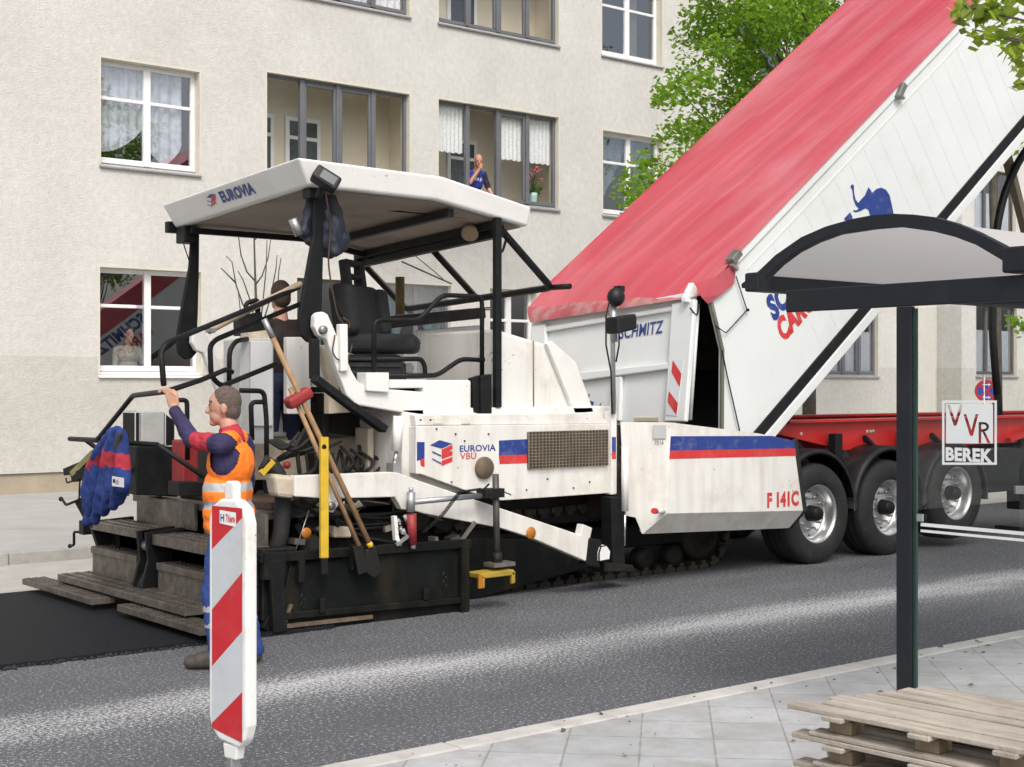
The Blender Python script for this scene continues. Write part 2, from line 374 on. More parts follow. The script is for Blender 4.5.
# ---------------------------------------------------------------- ground, roads, pavements
YK0, YK1 = 5.35, 5.50            # near kerb
ZP = .10                         # near pavement level
def road_mat():
    m = bpy.data.materials.new("gritted_asphalt"); m.use_nodes = True
    n = m.node_tree.nodes; L = m.node_tree.links; b = n["Principled BSDF"]; b.inputs['Roughness'].default_value = .8
    tc = n.new("ShaderNodeTexCoord"); sx = n.new("ShaderNodeSeparateXYZ"); L.new(tc.outputs['Object'], sx.inputs[0])
    wob = n.new("ShaderNodeTexNoise"); wob.inputs['Scale'].default_value = .55; wob.inputs['Detail'].default_value = 4; L.new(tc.outputs['Object'], wob.inputs['Vector'])
    wm = n.new("ShaderNodeMath"); wm.operation = 'MULTIPLY_ADD'; wm.inputs[1].default_value = .5; L.new(wob.outputs[0], wm.inputs[0]); L.new(sx.outputs['Y'], wm.inputs[2])
    mr = n.new("ShaderNodeMapRange"); mr.inputs[1].default_value = 5.5; mr.inputs[2].default_value = 10.0; L.new(wm.outputs[0], mr.inputs[0])
    cr = n.new("ShaderNodeValToRGB"); e = cr.color_ramp.elements
    e[0].position = 0; e[0].color = (.24,) * 3 + (1,); e[1].position = 1; e[1].color = (.16,) * 3 + (1,)
    for p, c in ((.06, .24), (.14, .15), (.26, .14), (.38, .25), (.44, .46), (.495, .60), (.54, .46), (.585, .17), (.80, .15), (.88, .22)):
        x = e.new(p); x.color = (c, c, c, 1)
    L.new(mr.outputs[0], cr.inputs[0])
    pm = n.new("ShaderNodeMapping"); pm.inputs['Scale'].default_value = (.5, 2.0, 1); L.new(tc.outputs['Object'], pm.inputs[0])
    pn = n.new("ShaderNodeTexNoise"); pn.inputs['Scale'].default_value = 1; pn.inputs['Detail'].default_value = 9; pn.inputs['Roughness'].default_value = .72; L.new(pm.outputs[0], pn.inputs['Vector'])
    pr_ = n.new("ShaderNodeMapRange"); pr_.inputs[1].default_value = .3; pr_.inputs[2].default_value = .7; pr_.inputs[3].default_value = .60; pr_.inputs[4].default_value = 1.35; L.new(pn.outputs[0], pr_.inputs[0])
    cm = n.new("ShaderNodeMath"); cm.operation = 'MULTIPLY'; L.new(cr.outputs[0], cm.inputs[0]); L.new(pr_.outputs[0], cm.inputs[1])
    # chips: light grit density follows the ramp
    v = n.new("ShaderNodeTexNoise"); v.inputs['Scale'].default_value = 48; v.inputs['Detail'].default_value = 3.5; v.inputs['Roughness'].default_value = .7; L.new(tc.outputs['Object'], v.inputs['Vector'])
    v2 = n.new("ShaderNodeTexNoise"); v2.inputs['Scale'].default_value = 150; v2.inputs['Detail'].default_value = 2; L.new(tc.outputs['Object'], v2.inputs['Vector'])
    av = n.new("ShaderNodeMath"); av.operation = 'MULTIPLY_ADD'; av.inputs[1].default_value = .5; L.new(v2.outputs[0], av.inputs[0]); L.new(v.outputs[0], av.inputs[2])
    th = n.new("ShaderNodeMath"); th.operation = 'MULTIPLY_ADD'; th.inputs[1].default_value = -.34; th.inputs[2].default_value = .915; L.new(cm.outputs[0], th.inputs[0])
    df = n.new("ShaderNodeMath"); df.operation = 'SUBTRACT'; L.new(av.outputs[0], df.inputs[0]); L.new(th.outputs[0], df.inputs[1])
    ms = n.new("ShaderNodeMapRange"); ms.inputs[1].default_value = -.045; ms.inputs[2].default_value = .075; L.new(df.outputs[0], ms.inputs[0])
    lg = n.new("ShaderNodeTexNoise"); lg.inputs['Scale'].default_value = 1.6; lg.inputs['Detail'].default_value = 6; L.new(tc.outputs['Object'], lg.inputs['Vector'])
    base = n.new("ShaderNodeMix"); base.data_type = 'RGBA'; L.new(lg.outputs[0], base.inputs[0]); base.inputs[6].default_value = (.060, .062, .069, 1); base.inputs[7].default_value = (.100, .102, .112, 1)
    mx = n.new("ShaderNodeMix"); mx.data_type = 'RGBA'; L.new(ms.outputs[0], mx.inputs[0]); L.new(base.outputs[2], mx.inputs[6]); mx.inputs[7].default_value = (.52, .525, .53, 1)
    L.new(mx.outputs[2], b.inputs['Base Color'])
    bp = n.new("ShaderNodeBump"); bp.inputs['Strength'].default_value = .5; bp.inputs['Distance'].default_value = .01; L.new(av.outputs[0], bp.inputs['Height']); L.new(bp.outputs[0], b.inputs['Normal'])
    return m
def tile_mat():
    m = bpy.data.materials.new("diagonal_paving"); m.use_nodes = True
    n = m.node_tree.nodes; L = m.node_tree.links; b = n["Principled BSDF"]; b.inputs['Roughness'].default_value = .8
    tc = n.new("ShaderNodeTexCoord"); mp = n.new("ShaderNodeMapping"); mp.inputs['Rotation'].default_value = (0, 0, rad(45)); mp.inputs['Scale'].default_value = (1, 1, 1)
    L.new(tc.outputs['Object'], mp.inputs[0])
    # rotated coordinate u = (x-y)/sqrt2, v = (x+y)/sqrt2 ; joints at u = .226 + .35k
    sx = n.new("ShaderNodeSeparateXYZ"); L.new(mp.outputs[0], sx.inputs[0])
    def cell(sock, off):
        a = n.new("ShaderNodeMath"); a.operation = 'MULTIPLY_ADD'; a.inputs[1].default_value = 1 / .35; a.inputs[2].default_value = off; L.new(sock, a.inputs[0])
        f = n.new("ShaderNodeMath"); f.operation = 'FRACT'; L.new(a.outputs[0], f.inputs[0])
        s = n.new("ShaderNodeMath"); s.operation = 'SUBTRACT'; s.inputs[1].default_value = .5; L.new(f.outputs[0], s.inputs[0])
        ab = n.new("ShaderNodeMath"); ab.operation = 'ABSOLUTE'; L.new(s.outputs[0], ab.inputs[0])
        fl = n.new("ShaderNodeMath"); fl.operation = 'FLOOR'; L.new(a.outputs[0], fl.inputs[0])
        return ab.outputs[0], fl.outputs[0]
    a1, f1 = cell(sx.outputs['X'], -.226 / .35 % 1); a2, f2 = cell(sx.outputs['Y'], .21)
    mxm = n.new("ShaderNodeMath"); mxm.operation = 'MAXIMUM'; L.new(a1, mxm.inputs[0]); L.new(a2, mxm.inputs[1])
    wn = n.new("ShaderNodeTexNoise"); wn.inputs['Scale'].default_value = 14; wn.inputs['Detail'].default_value = 5; L.new(tc.outputs['Object'], wn.inputs['Vector'])
    jw = n.new("ShaderNodeMath"); jw.operation = 'MULTIPLY_ADD'; jw.inputs[1].default_value = .040; L.new(wn.outputs[0], jw.inputs[0]); L.new(mxm.outputs[0], jw.inputs[2])
    j = n.new("ShaderNodeMapRange"); j.inputs[1].default_value = .500; j.inputs[2].default_value = .519; L.new(jw.outputs[0], j.inputs[0])
    cb = n.new("ShaderNodeCombineXYZ"); L.new(f1, cb.inputs[0]); L.new(f2, cb.inputs[1])
    wh = n.new("ShaderNodeTexWhiteNoise"); L.new(cb.outputs[0], wh.inputs['Vector'])
    t1 = n.new("ShaderNodeMix"); t1.data_type = 'RGBA'; L.new(wh.outputs[0], t1.inputs[0]); t1.inputs[6].default_value = (.405, .42, .435, 1); t1.inputs[7].default_value = (.485, .495, .505, 1)
    sp = n.new("ShaderNodeTexNoise"); sp.inputs['Scale'].default_value = 5; sp.inputs['Detail'].default_value = 10; sp.inputs['Roughness'].default_value = .7; L.new(tc.outputs['Object'], sp.inputs['Vector'])
    sr = n.new("ShaderNodeMapRange"); sr.inputs[1].default_value = .30; sr.inputs[2].default_value = .7; sr.inputs[3].default_value = .75; L.new(sp.outputs[0], sr.inputs[0]); sr.inputs[4].default_value = 0
    t2 = n.new("ShaderNodeMix"); t2.data_type = 'RGBA'; L.new(sr.outputs[0], t2.inputs[0]); L.new(t1.outputs[2], t2.inputs[6]); t2.inputs[7].default_value = (.27, .26, .24, 1)
    jf = n.new("ShaderNodeMath"); jf.operation = 'MULTIPLY'; jf.inputs[1].default_value = .62; L.new(j.outputs[0], jf.inputs[0])
    t3 = n.new("ShaderNodeMix"); t3.data_type = 'RGBA'; L.new(jf.outputs[0], t3.inputs[0]); L.new(t2.outputs[2], t3.inputs[6]); t3.inputs[7].default_value = (.19, .165, .125, 1)
    L.new(t3.outputs[2], b.inputs['Base Color'])
    inv = n.new("ShaderNodeMath"); inv.operation = 'SUBTRACT'; inv.inputs[0].default_value = 1; L.new(j.outputs[0], inv.inputs[1])
    bp = n.new("ShaderNodeBump"); bp.inputs['Strength'].default_value = .5; bp.inputs['Distance'].default_value = .006; L.new(inv.outputs[0], bp.inputs['Height']); L.new(bp.outputs[0], b.inputs['Normal'])
    return m
GROUND = mat("bare_ground", (.12, .11, .09), .9, 0, .3, .5)
FRESH = mat("fresh_asphalt", (.007, .0085, .012), .7, 0, .25, 25, bump=1.0, bscale=85, dirt=((.020, .024, .034), .5, 60), spec=.22)
OLDC = mat("planed_old_surface", (.40, .385, .355), .85, 0, .1, 3, dirt=((.30, .28, .25), .5, 4), bump=.2, bscale=80)
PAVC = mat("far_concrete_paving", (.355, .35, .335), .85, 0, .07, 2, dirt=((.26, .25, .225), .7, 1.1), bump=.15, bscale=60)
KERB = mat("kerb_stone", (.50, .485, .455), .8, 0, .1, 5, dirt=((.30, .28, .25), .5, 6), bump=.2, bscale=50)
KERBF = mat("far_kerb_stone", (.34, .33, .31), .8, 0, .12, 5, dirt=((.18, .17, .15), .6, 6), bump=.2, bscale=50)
TILE = tile_mat(); ROAD = road_mat()
struct(MB().quad([(-250, -250, -.03), (300, -250, -.03), (300, 300, -.03), (-250, 300, -.03)], GROUND), "ground")
struct(MB().box(-60, 120, YK1, 12.35, -.02, 0, ROAD), "road")
struct(MB().box(-60, 120, 12.35, 14.28, -.02, .002, OLDC), "planed_strip")
# fresh mat: ragged near edge
random.seed(4)
fm = MB(); N = 420; xs = [-12 + 17.6 * i / N for i in range(N + 1)]
edge = [9.06 + .035 * noise.noise(V((x * 9, 0, 0))) + .022 * noise.noise(V((x * 31, 3, 0))) for x in xs]
vs_ = []; fs_ = []
for x, y in zip(xs, edge):
    vs_ += [(x, y - .02, .0), (x, y, .028), (x, 12.2, .028), (x, 12.22, .0)]
for i in range(N):
    for k in range(3): a = i * 4 + k; fs_.append((a, a + 4, a + 5, a + 1))
fm.add(vs_, fs_, FRESH); struct(fm, "fresh_asphalt_mat")
kb = MB()
for i in range(-40, 90): kb.box(i + .003, i + .997, YK0, YK1, -.02, ZP, KERB)
struct(kb, "near_kerb", bevel=.012)
kb = MB()
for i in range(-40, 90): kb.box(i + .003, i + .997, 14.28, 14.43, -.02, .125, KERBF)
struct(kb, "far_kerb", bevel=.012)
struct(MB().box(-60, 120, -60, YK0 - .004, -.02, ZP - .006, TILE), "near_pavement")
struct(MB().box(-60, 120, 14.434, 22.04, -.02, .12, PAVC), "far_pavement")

# ---------------------------------------------------------------- apartment building
def plaster(name, col, speck=.10):
    m = mat(name, col, .95, 0, .05, .8, dirt=((col[0] * .78, col[1] * .76, col[2] * .72), .45, .55), bump=.55, bscale=30, streak=((col[0] * .74, col[1] * .72, col[2] * .68), .10, (1.6, 1.6, .3)))
    n = m.node_tree.nodes; L = m.node_tree.links; b = n["Principled BSDF"]
    src = b.inputs['Base Color'].links[0].from_socket
    tc = n.new("ShaderNodeTexCoord")
    mp = n.new("ShaderNodeMapping"); mp.inputs['Scale'].default_value = (1.3, 1.3, 1.0); L.new(tc.outputs['Object'], mp.inputs[0])
    a = n.new("ShaderNodeTexNoise"); a.inputs['Scale'].default_value = 8; a.inputs['Detail'].default_value = 8; a.inputs['Roughness'].default_value = .75; L.new(mp.outputs[0], a.inputs['Vector'])
    r = n.new("ShaderNodeMapRange"); r.inputs[1].default_value = .35; r.inputs[2].default_value = .65; r.inputs[3].default_value = 1 - speck * 1.3; r.inputs[4].default_value = 1 + speck; L.new(a.outputs[0], r.inputs[0])
    vm = n.new("ShaderNodeVectorMath"); vm.operation = 'SCALE'; L.new(src, vm.inputs[0]); L.new(r.outputs[0], vm.inputs['Scale']); L.new(vm.outputs[0], b.inputs['Base Color'])
    return m
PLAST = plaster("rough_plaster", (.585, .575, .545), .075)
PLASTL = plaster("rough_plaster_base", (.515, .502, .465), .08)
PLASTP = plaster("pale_plaster", (.62, .60, .55), .05)
PLINTH = mat("plinth_tan", (.37, .315, .235), .85, 0, .12, 2, dirt=((.22, .18, .13), .6, 3))
REVEAL = mat("window_reveal_paint", (.62, .59, .50), .8, 0, .04, 4)
WFRAME = mat("white_window_frame", (.78, .78, .79), .4, 0, .03, 4)
GFRAME = mat("grey_window_frame", (.135, .14, .155), .45, 0, .08, 4)
BFRAME = mat("brown_grey_frame", (.10, .095, .09), .5, 0, .1, 5)
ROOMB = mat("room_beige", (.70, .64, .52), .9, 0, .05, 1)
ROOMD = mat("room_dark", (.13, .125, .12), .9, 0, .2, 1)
SILLM = mat("zinc_sill", (.30, .30, .31), .5, .4, .1, 5)
SHEER = cloth_mat("sheer_curtain", (.86, .88, .92), .80, 9, .15)
LACE = cloth_mat("lace_curtain", (.88, .90, .93), .86, 45, .12)
TEALC = cloth_mat("teal_drape", (.30, .40, .45), .85, 30)
DRAPE = cloth_mat("patterned_drape", (.30, .27, .20), .95, 22)
BL = thing("apartment_building", "cream rough-plastered apartment block with white and grey windows behind the road works", "building", (25, 22, 0))
YF, YE, XE = 22.0, 21.26, 31.96
def zx(px, py, Y=YF): p = P(px, py, Y); return p.x, p.z
Z1a, Z1b = 1.99, 3.72       # ground-floor windows
Z2a, Z2b = 5.38, 7.12       # first floor
Z2g = 7.28                  # glazed loggias, first floor
FH = 3.34
openings = []               # X0,X1,Z0,Z1
def X(px, Y=YF): return P(px, 300, Y).x
WIN = []
def win(px0, px1, z0, z1, style, curtain=None, room='dark', Y=YF, x1=None, **k):
    a, b = X(px0, Y), (x1 if x1 is not None else X(px1, Y)); WIN.append((a, b, z0, z1, style, curtain, room, Y, k))
win(101, 199.5, Z2a, Z2b - .02, 'white2', 'swag')
win(100, 201, Z1a, Z1b, 'white2', None, ajar=.125)
win(101, 199.5, Z2a + FH, Z2b + FH, 'white2', 'sheer')
win(267, 409.5, Z2a + .03, Z2g, 'grey4', None, 'loggia')
win(438.6, 558.5, Z2a + .03, Z2g, 'grey4', 'halflace', 'loggia', open=1)
win(267, 409.5, Z2a + .03 + FH, Z2g + FH, 'grey4', 'sheer', 'loggia')
win(438.6, 558.5, Z2a + .03 + FH, Z2g + FH, 'grey4', None, 'loggia')
win(602, 662, Z2a + FH + .03, Z2b + FH, 'white2', 'drape')
win(603, 663, Z2a + .02, Z2b + .04, 'white2', 'teal')
win(735, 790, Z2a + FH, Z2b + FH, 'white2', None)
win(735, 790, Z2a, Z2b, 'white2', 'sheer')
win(297, 345, Z1a, Z1b, 'grey2', None)
win(386, 451, Z1a, Z1b, 'grey2', 'teal')
win(490, 537, Z1a, Z1b, 'white2', None)
win(812, 878, Z1a + .06, Z1b, 'grey4', 'fulllace')
win(976, 1017, 2.07, 3.9, 'brown3', 'fulllace', 'dark', YE)
win(974, 1016, 5.75, 7.5, 'brown3', 'fulllace', 'dark', YE)
XL, XR, ZT = -12.0, 62.0, 14.2
def facade(name, Y, x0, x1, z0, z1, m, ops):
    ops = [o for o in ops if o[0] < x1 and o[1] > x0 and o[2] < z1 and o[3] > z0]
    xs = sorted({x0, x1, *[min(max(v, x0), x1) for o in ops for v in o[:2]]}); zs = sorted({z0, z1, *[min(max(v, z0), z1) for o in ops for v in o[2:4]]})
    mb = MB()
    for i in range(len(xs) - 1):
        for j in range(len(zs) - 1):
            cx, cz = (xs[i] + xs[i + 1]) / 2, (zs[j] + zs[j + 1]) / 2
            if any(o[0] < cx < o[1] and o[2] < cz < o[3] for o in ops): continue
            mb.quad([(xs[i], Y, zs[j]), (xs[i + 1], Y, zs[j]), (xs[i + 1], Y, zs[j + 1]), (xs[i], Y, zs[j + 1])], m)
    return mb
ZB = 2.27
opF = [w_[:4] for w_ in WIN if w_[7] == YF]; opE = [w_[:4] for w_ in WIN if w_[7] == YE]
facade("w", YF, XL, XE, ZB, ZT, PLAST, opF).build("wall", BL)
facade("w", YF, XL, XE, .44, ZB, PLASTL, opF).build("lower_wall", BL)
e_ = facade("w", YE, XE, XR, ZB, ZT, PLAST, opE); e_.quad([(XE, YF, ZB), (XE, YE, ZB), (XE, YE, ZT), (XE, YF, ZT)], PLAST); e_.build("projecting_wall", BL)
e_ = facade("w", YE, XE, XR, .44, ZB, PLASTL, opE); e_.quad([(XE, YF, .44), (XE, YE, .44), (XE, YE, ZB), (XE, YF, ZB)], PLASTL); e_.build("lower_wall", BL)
MB().box(XL + .02, XE, YF + .04, YF + .3, .1, .44, PLINTH).box(XE + .04, XR - .02, YE + .04, YE + .3, .1, .44, PLINTH).build("plinth", BL)
MB().box(X(917), X(934.5), YF - .035, YF, .44, ZT - .01, PLASTP).build("pilaster", BL, bevel=.008)
MB().box(XL, XL + .3, YF + .001, 34, .1, ZT, PLAST).box(XR - .3, XR, YE + .001, 34, .1, ZT, PLAST).box(XL, XR, 34, 34.3, .1, ZT, PLAST).build("side_wall", BL)
MB().box(XL - .3, XR + .3, YE - .5, 34.5, ZT + .002, ZT + .5, SILLM).build("roof", BL)
def wave_sheet(mb, x0, x1, z0, z1, y, m, amp=.03, k=26, hem=None, seed=0):
    n = max(8, int((x1 - x0) * 60)); nz_ = 6; vs = []; fs = []
    for j in range(nz_ + 1):
        for i in range(n + 1):
            x = x0 + (x1 - x0) * i / n; t = j / nz_
            zb = z0 if hem is None else hem((x - x0) / (x1 - x0))
            vs.append((x, y + amp * math.sin(x * k + seed + 1.3 * math.sin(x * 5)), zb + (z1 - zb) * t))
    for j in range(nz_):
        for i in range(n): a = j * (n + 1) + i; fs.append((a, a + 1, a + n + 2, a + n + 1))
    mb.add(vs, fs, m, True)
def make_window(a, b, z0, z1, style, curtain, room, Y, k):
    d = .17 if 'white' in style else .10
    fm = WFRAME if 'white' in style else (GFRAME if 'grey' in style else BFRAME)
    yf = Y + d; fr = MB()
    t = .075 if 'white' in style else .055
    # reveal
    rv = MB()
    rv.quad([(a, Y, z0), (a, Y + .3, z0), (a, Y + .3, z1), (a, Y, z1)], REVEAL); rv.quad([(b, Y, z1), (b, Y + .3, z1), (b, Y + .3, z0), (b, Y, z0)], REVEAL)
    rv.quad([(a, Y, z1), (a, Y + .3, z1), (b, Y + .3, z1), (b, Y, z1)], REVEAL); rv.quad([(a, Y + .3, z0), (a, Y, z0), (b, Y, z0), (b, Y + .3, z0)], REVEAL)
    bt = .035  # thin pale plaster edging, as round the real openings
    for q in ((a - bt, a - .001, z0, z1 + bt), (b + .001, b + bt, z0, z1 + bt), (a - .001, b + .001, z1 + .001, z1 + bt)):
        rv.box(q[0], q[1], Y - .006, Y + .02, q[2], q[3], REVEAL)
    zb = z0 + .05
    fr.box(a, a + t, yf, yf + .07, zb, z1, fm).box(b - t, b, yf, yf + .07, zb, z1, fm)
    fr.box(a + t, b - t, yf + .002, yf + .07, z1 - t, z1, fm).box(a + t, b - t, yf + .002, yf + .07, zb, zb + t * 1.25, fm)
    inner = (a + t, b - t, zb + t * 1.25, z1 - t)
    cells = []
    if style == 'white2':
        m_ = (a + b) / 2; fr.box(m_ - .062, m_ + .062, yf - .012, yf + .06, zb + .004, z1 - .004, fm)
        zt = z1 - t - (z1 - z0) * .31
        for q0, q1 in ((inner[0], m_ - .062), (m_ + .062, inner[1])):
            fr.box(q0, q1, yf + .004, yf + .055, zt - .028, zt + .028, fm); cells.append((q0, q1, inner[2], inner[3], 0))
    else:
        nn = {'grey4': 4, 'grey2': 2, 'brown3': 3}[style]; W = (b - a) / nn
        for i in range(1, nn): fr.box(a + i * W - .045, a + i * W + .045, yf - .004 - (.03 if nn == 4 else 0), yf + .06, zb + .003, z1 - .003, fm)
        for i in range(nn):
            q0 = a + i * W + (.045 if i else t); q1 = a + (i + 1) * W - (.045 if i < nn - 1 else t); cells.append((q0, q1, inner[2], inner[3], i))
            if nn == 4 and i in (1, 2) and k.get('open') != i:
                fr.box(q0, q0 + .05, yf - .008, yf + .05, inner[2], inner[3], fm).box(q1 - .05, q1, yf - .008, yf + .05, inner[2], inner[3], fm)
                fr.box(q0 + .05, q1 - .05, yf - .006, yf + .05, inner[3] - .06, inner[3], fm)
    w_ = fr.build("window", BL, bevel=.006, seg=1)
    rv.build("reveal", w_)
    gp = MB()
    for q0, q1, y0_, y1_, i in cells:
        if k.get('open') == i: continue
        tl = .003 * ((i * 7 + int(a * 10)) % 3 - 1); sw = k.get('ajar', 0) * (q1 - q0) / 2
        gp.quad([(q0, yf + .035 + tl + sw, y0_), (q1, yf + .035 - sw, y0_), (q1, yf + .035 + tl - sw, y1_), (q0, yf + .035 + sw, y1_)], GLASSL if room == 'loggia' else GLASSW)
    gp.build("pane", w_)
    sm = WFRAME if style == 'white2' and z0 < 3 else SILLM
    MB().prism([(a - .03, Y - .05, z0 - .035), (a - .03, yf + .01, z0 + .045), (a - .03, yf + .01, z0 + .004), (a - .03, Y - .05, z0 - .06)], (b - a + .06, 0, 0), sm).build("sill", w_, bevel=.004, seg=1)
    # room behind
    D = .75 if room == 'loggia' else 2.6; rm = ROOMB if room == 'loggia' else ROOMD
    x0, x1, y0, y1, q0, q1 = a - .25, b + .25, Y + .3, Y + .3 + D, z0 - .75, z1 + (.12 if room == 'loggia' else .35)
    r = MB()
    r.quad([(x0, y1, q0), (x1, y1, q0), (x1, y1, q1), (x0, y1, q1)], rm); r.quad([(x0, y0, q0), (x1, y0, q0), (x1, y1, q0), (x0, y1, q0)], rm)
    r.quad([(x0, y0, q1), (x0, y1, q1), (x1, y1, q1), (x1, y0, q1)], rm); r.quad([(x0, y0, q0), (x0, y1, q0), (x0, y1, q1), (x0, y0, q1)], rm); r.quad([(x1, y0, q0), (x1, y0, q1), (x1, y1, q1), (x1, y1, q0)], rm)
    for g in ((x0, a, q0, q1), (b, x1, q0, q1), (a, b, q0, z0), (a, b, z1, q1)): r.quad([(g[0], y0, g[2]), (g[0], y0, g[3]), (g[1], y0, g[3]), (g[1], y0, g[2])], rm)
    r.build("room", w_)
    if room == 'loggia':   # the inner window and door behind the glazed loggia
        ib = MB(); yb = y1 - .06; xw = a + .05
        L0 = k.get('lx', .08)
        for c0, c1 in ((a + L0, a + L0 + .62), (a + L0 + .86, a + L0 + 1.6)):
            ib.box(c0, c1, yb, yb + .05, z0 + .0, z1 - .5, WFRAME)
            for zz0, zz1 in ((z0 + .08, z0 + .95), (z0 + 1.02, z1 - .58)): ib.box(c0 + .08, c1 - .08, yb - .012, yb - .002, zz0, zz1, mat("inner_dark_glass", (.07, .08, .10), .08, 0, .05))
        ib.build("inner_window", w_)
    c = MB(); yc = yf + .11; h = z1 - z0
    if curtain == 'swag':
        wave_sheet(c, a + .1, (a + b) / 2 - .02, z0 + .2, z1 - .02, yc, SHEER, .02, 40, lambda s: z0 + .25 + .45 * s * s)
        wave_sheet(c, (a + b) / 2 + .03, b - .2, z0 + .2, z1 - .02, yc, SHEER, .025, 34, lambda s: z0 + .15 + .55 * (2 * s - 1) ** 2 * .6)
    elif curtain == 'sheer': wave_sheet(c, a + .08, b - .08, z0 + .02, z1 - .02, yc, SHEER, .02, 36)
    elif curtain == 'fulllace': wave_sheet(c, a + .06, b - .06, z0 + .02, z0 + .66 * h, yc, LACE, .025, 52)
    elif curtain == 'teal':
        m_ = (a + b) / 2
        wave_sheet(c, a + .05, m_, z0, z1, yc, TEALC, .02, 34, lambda s: z0 + .1 * h + h * .8 * s ** 1.2 * .9); wave_sheet(c, m_, b - .05, z0, z1, yc, TEALC, .02, 34, lambda s: z0 + .1 * h + h * .8 * (1 - s) ** 1.2 * .9)
    elif curtain == 'drape': wave_sheet(c, (a + b) / 2 + .12, (a + b) / 2 + .42, z0, z1, yc, DRAPE, .03, 30)
    elif curtain == 'halflace':
        for i in (0, 2, 3):
            W = (b - a) / 4; wave_sheet(c, a + i * W + .03, a + (i + 1) * W - .03, z1 - .95, z1 - .06, yf + .12, LACE, .012, 60, lambda s: z1 - .93 - .03 * abs(math.sin(s * 16)))
    if c.v: c.build("curtain", w_)
    return w_
for q in WIN: make_window(*q)

# ---------------------------------------------------------------- trees
BARK = mat("bark", (.085, .075, .06), .9, 0, .3, 8, dirt=((.05, .055, .035), .6, 5), bump=.8, bscale=25)
LEAF1 = leaf_mat("linden_leaf", (.12, .215, .03), (.27, .39, .06))
LEAF2 = leaf_mat("maple_leaf", (.18, .24, .04), (.33, .38, .10))
def leaf_cloud(mb, centres, nper, size, m, rng, flat=.7):
    for (c, r) in centres:
        c = V(c)
        for _ in range(int(nper * (r / .35) ** 2)):
            d = V((rng.gauss(0, 1), rng.gauss(0, 1), rng.gauss(0, flat))); d = d.normalized() * r * (rng.random() ** .45)
            p = c + d; p.z -= .25 * r * rng.random()
            s = size * rng.uniform(.7, 1.25)
            n = V((rng.gauss(0, .8), rng.gauss(0, .8), 1)).normalized(); a = n.orthogonal().normalized(); a = Matrix.Rotation(rng.uniform(0, 6.28), 3, n) @ a; b = n.cross(a)
            dr = V((0, 0, -s * .28))
            mb.add([p - a * s * .55, p - a * s * .1 + b * s * .42 + dr * .3, p + a * s * .6 + dr, p - a * s * .1 - b * s * .42 + dr * .3], [(0, 1, 2), (0, 2, 3)], m)
def tree(name, label, cat, base, top, trunk_r, clumps, nper, size, leafm, seed, group=None, fork=.45, rfac=.12):
    rng = random.Random(seed); t = thing(name, label, cat, base, group); b = V(base); tp = V(top)
    tr = MB(); pts = [b, b.lerp(tp, .25) + V((.04, .02, 0)), b.lerp(tp, .5) + V((-.03, .03, 0)), b.lerp(tp, .75), tp]
    tr.tube(pts, [trunk_r * 1.25, trunk_r, trunk_r * .85, trunk_r * .6, trunk_r * .2], BARK, 10)
    for i, (c, r) in enumerate(clumps):
        if i % 2 and len(clumps) > 30: continue
        c = V(c); f = min(.95, max(fork, (c.z - b.z) / (tp.z - b.z) - .22)); s = b.lerp(tp, f)
        mid = s.lerp(c, .55) + V((rng.uniform(-.1, .1), rng.uniform(-.1, .1), .15)); L_ = (c - s).length
        tr.tube([s, s.lerp(mid, .5) + V((0, 0, .05)), mid, c], [trunk_r * .35 * min(1, L_ / 2), trunk_r * .26 * min(1, L_ / 2), .016, .006], BARK, 6)
    tr.build("trunk", t)
    lf = MB(); leaf_cloud(lf, clumps, nper, size, leafm, rng); lf.build("crown", t)
    return t
rng = random.Random(11)
hand = [(735, 8), (748, 34), (760, 12), (722, 44), (742, 66), (702, 78), (676, 88), (664, 96), (716, 100), (688, 124), (704, 138), (668, 134), (650, 160), (634, 188), (652, 198), (672, 178), (702, 168), (732, 132), (642, 212), (668, 212), (700, 196), (735, 165), (765, 60), (790, 15), (775, 95), (800, 60), (820, 10), (760, 125), (845, 12), (720, 128), (690, 155), (640, 178)]
cl = [(P(x, y, rng.uniform(14.7, 16.4)), rng.uniform(.26, .42)) for x, y in hand]
cen = V((18.9, 15.5, 7.4))
for _ in range(85):
    d = V((rng.gauss(0, 1), rng.gauss(0, 1), rng.gauss(0, 1))).normalized() * rng.uniform(.45, 1)
    p = cen + V((d.x * 2.4, d.y * 2.2, d.z * 2.6))
    if p.z < 4.6: continue
    cl.append((p, rng.uniform(.32, .52)))
tree("linden_tree", "green linden tree rising between the cream facade and the red tarpaulin of the tipped trailer", "tree", (18.87, 15.5, .12), (18.9, 15.5, 9.4), .105, cl, 150, .086, LEAF1, 5, "street trees along the road")
rng = random.Random(12); cl = []; cen = V((24.5, 15.6, 9.2))
for _ in range(60):
    d = V((rng.gauss(0, 1), rng.gauss(0, 1), rng.gauss(0, 1))).normalized() * rng.uniform(.45, 1)
    cl.append((cen + V((d.x * 2.1, d.y * 2.1, d.z * 2.2)), rng.uniform(.35, .55)))
for q in ((1014, 318), (1020, 326), (1012, 140), (1019, 128)): cl.append((P(*q, 15.4), .22))
tree("linden_tree", "slender street tree whose grey trunk stands behind the no-stopping sign and the shelter glass", "tree", (24.5, 15.5, .12), (24.5, 15.6, 10.8), .09, cl, 62, .12, LEAF1, 6, "street trees along the road", .7)
rng = random.Random(13); cl = []
for q, zc, r in (((1004, 8), 10.6, .2), ((978, 14), 10.5, .17), ((965, 6), 10.4, .12), ((1020, 34), 10.7, .18), ((992, 36), 10.3, .15), ((1012, 52), 10.2, .10), ((975, 30), 10.4, .09), ((1020, 62), 10.3, .09), ((1022, 84), 10.3, .07), ((990, 0), 10.5, .2), ((1040, 10), 10.8, .35), ((1050, 60), 10.8, .3)):
    cl.append((at_zc(q[0], q[1], zc), r))
cen = V((11.6, 4.5, 6.0))
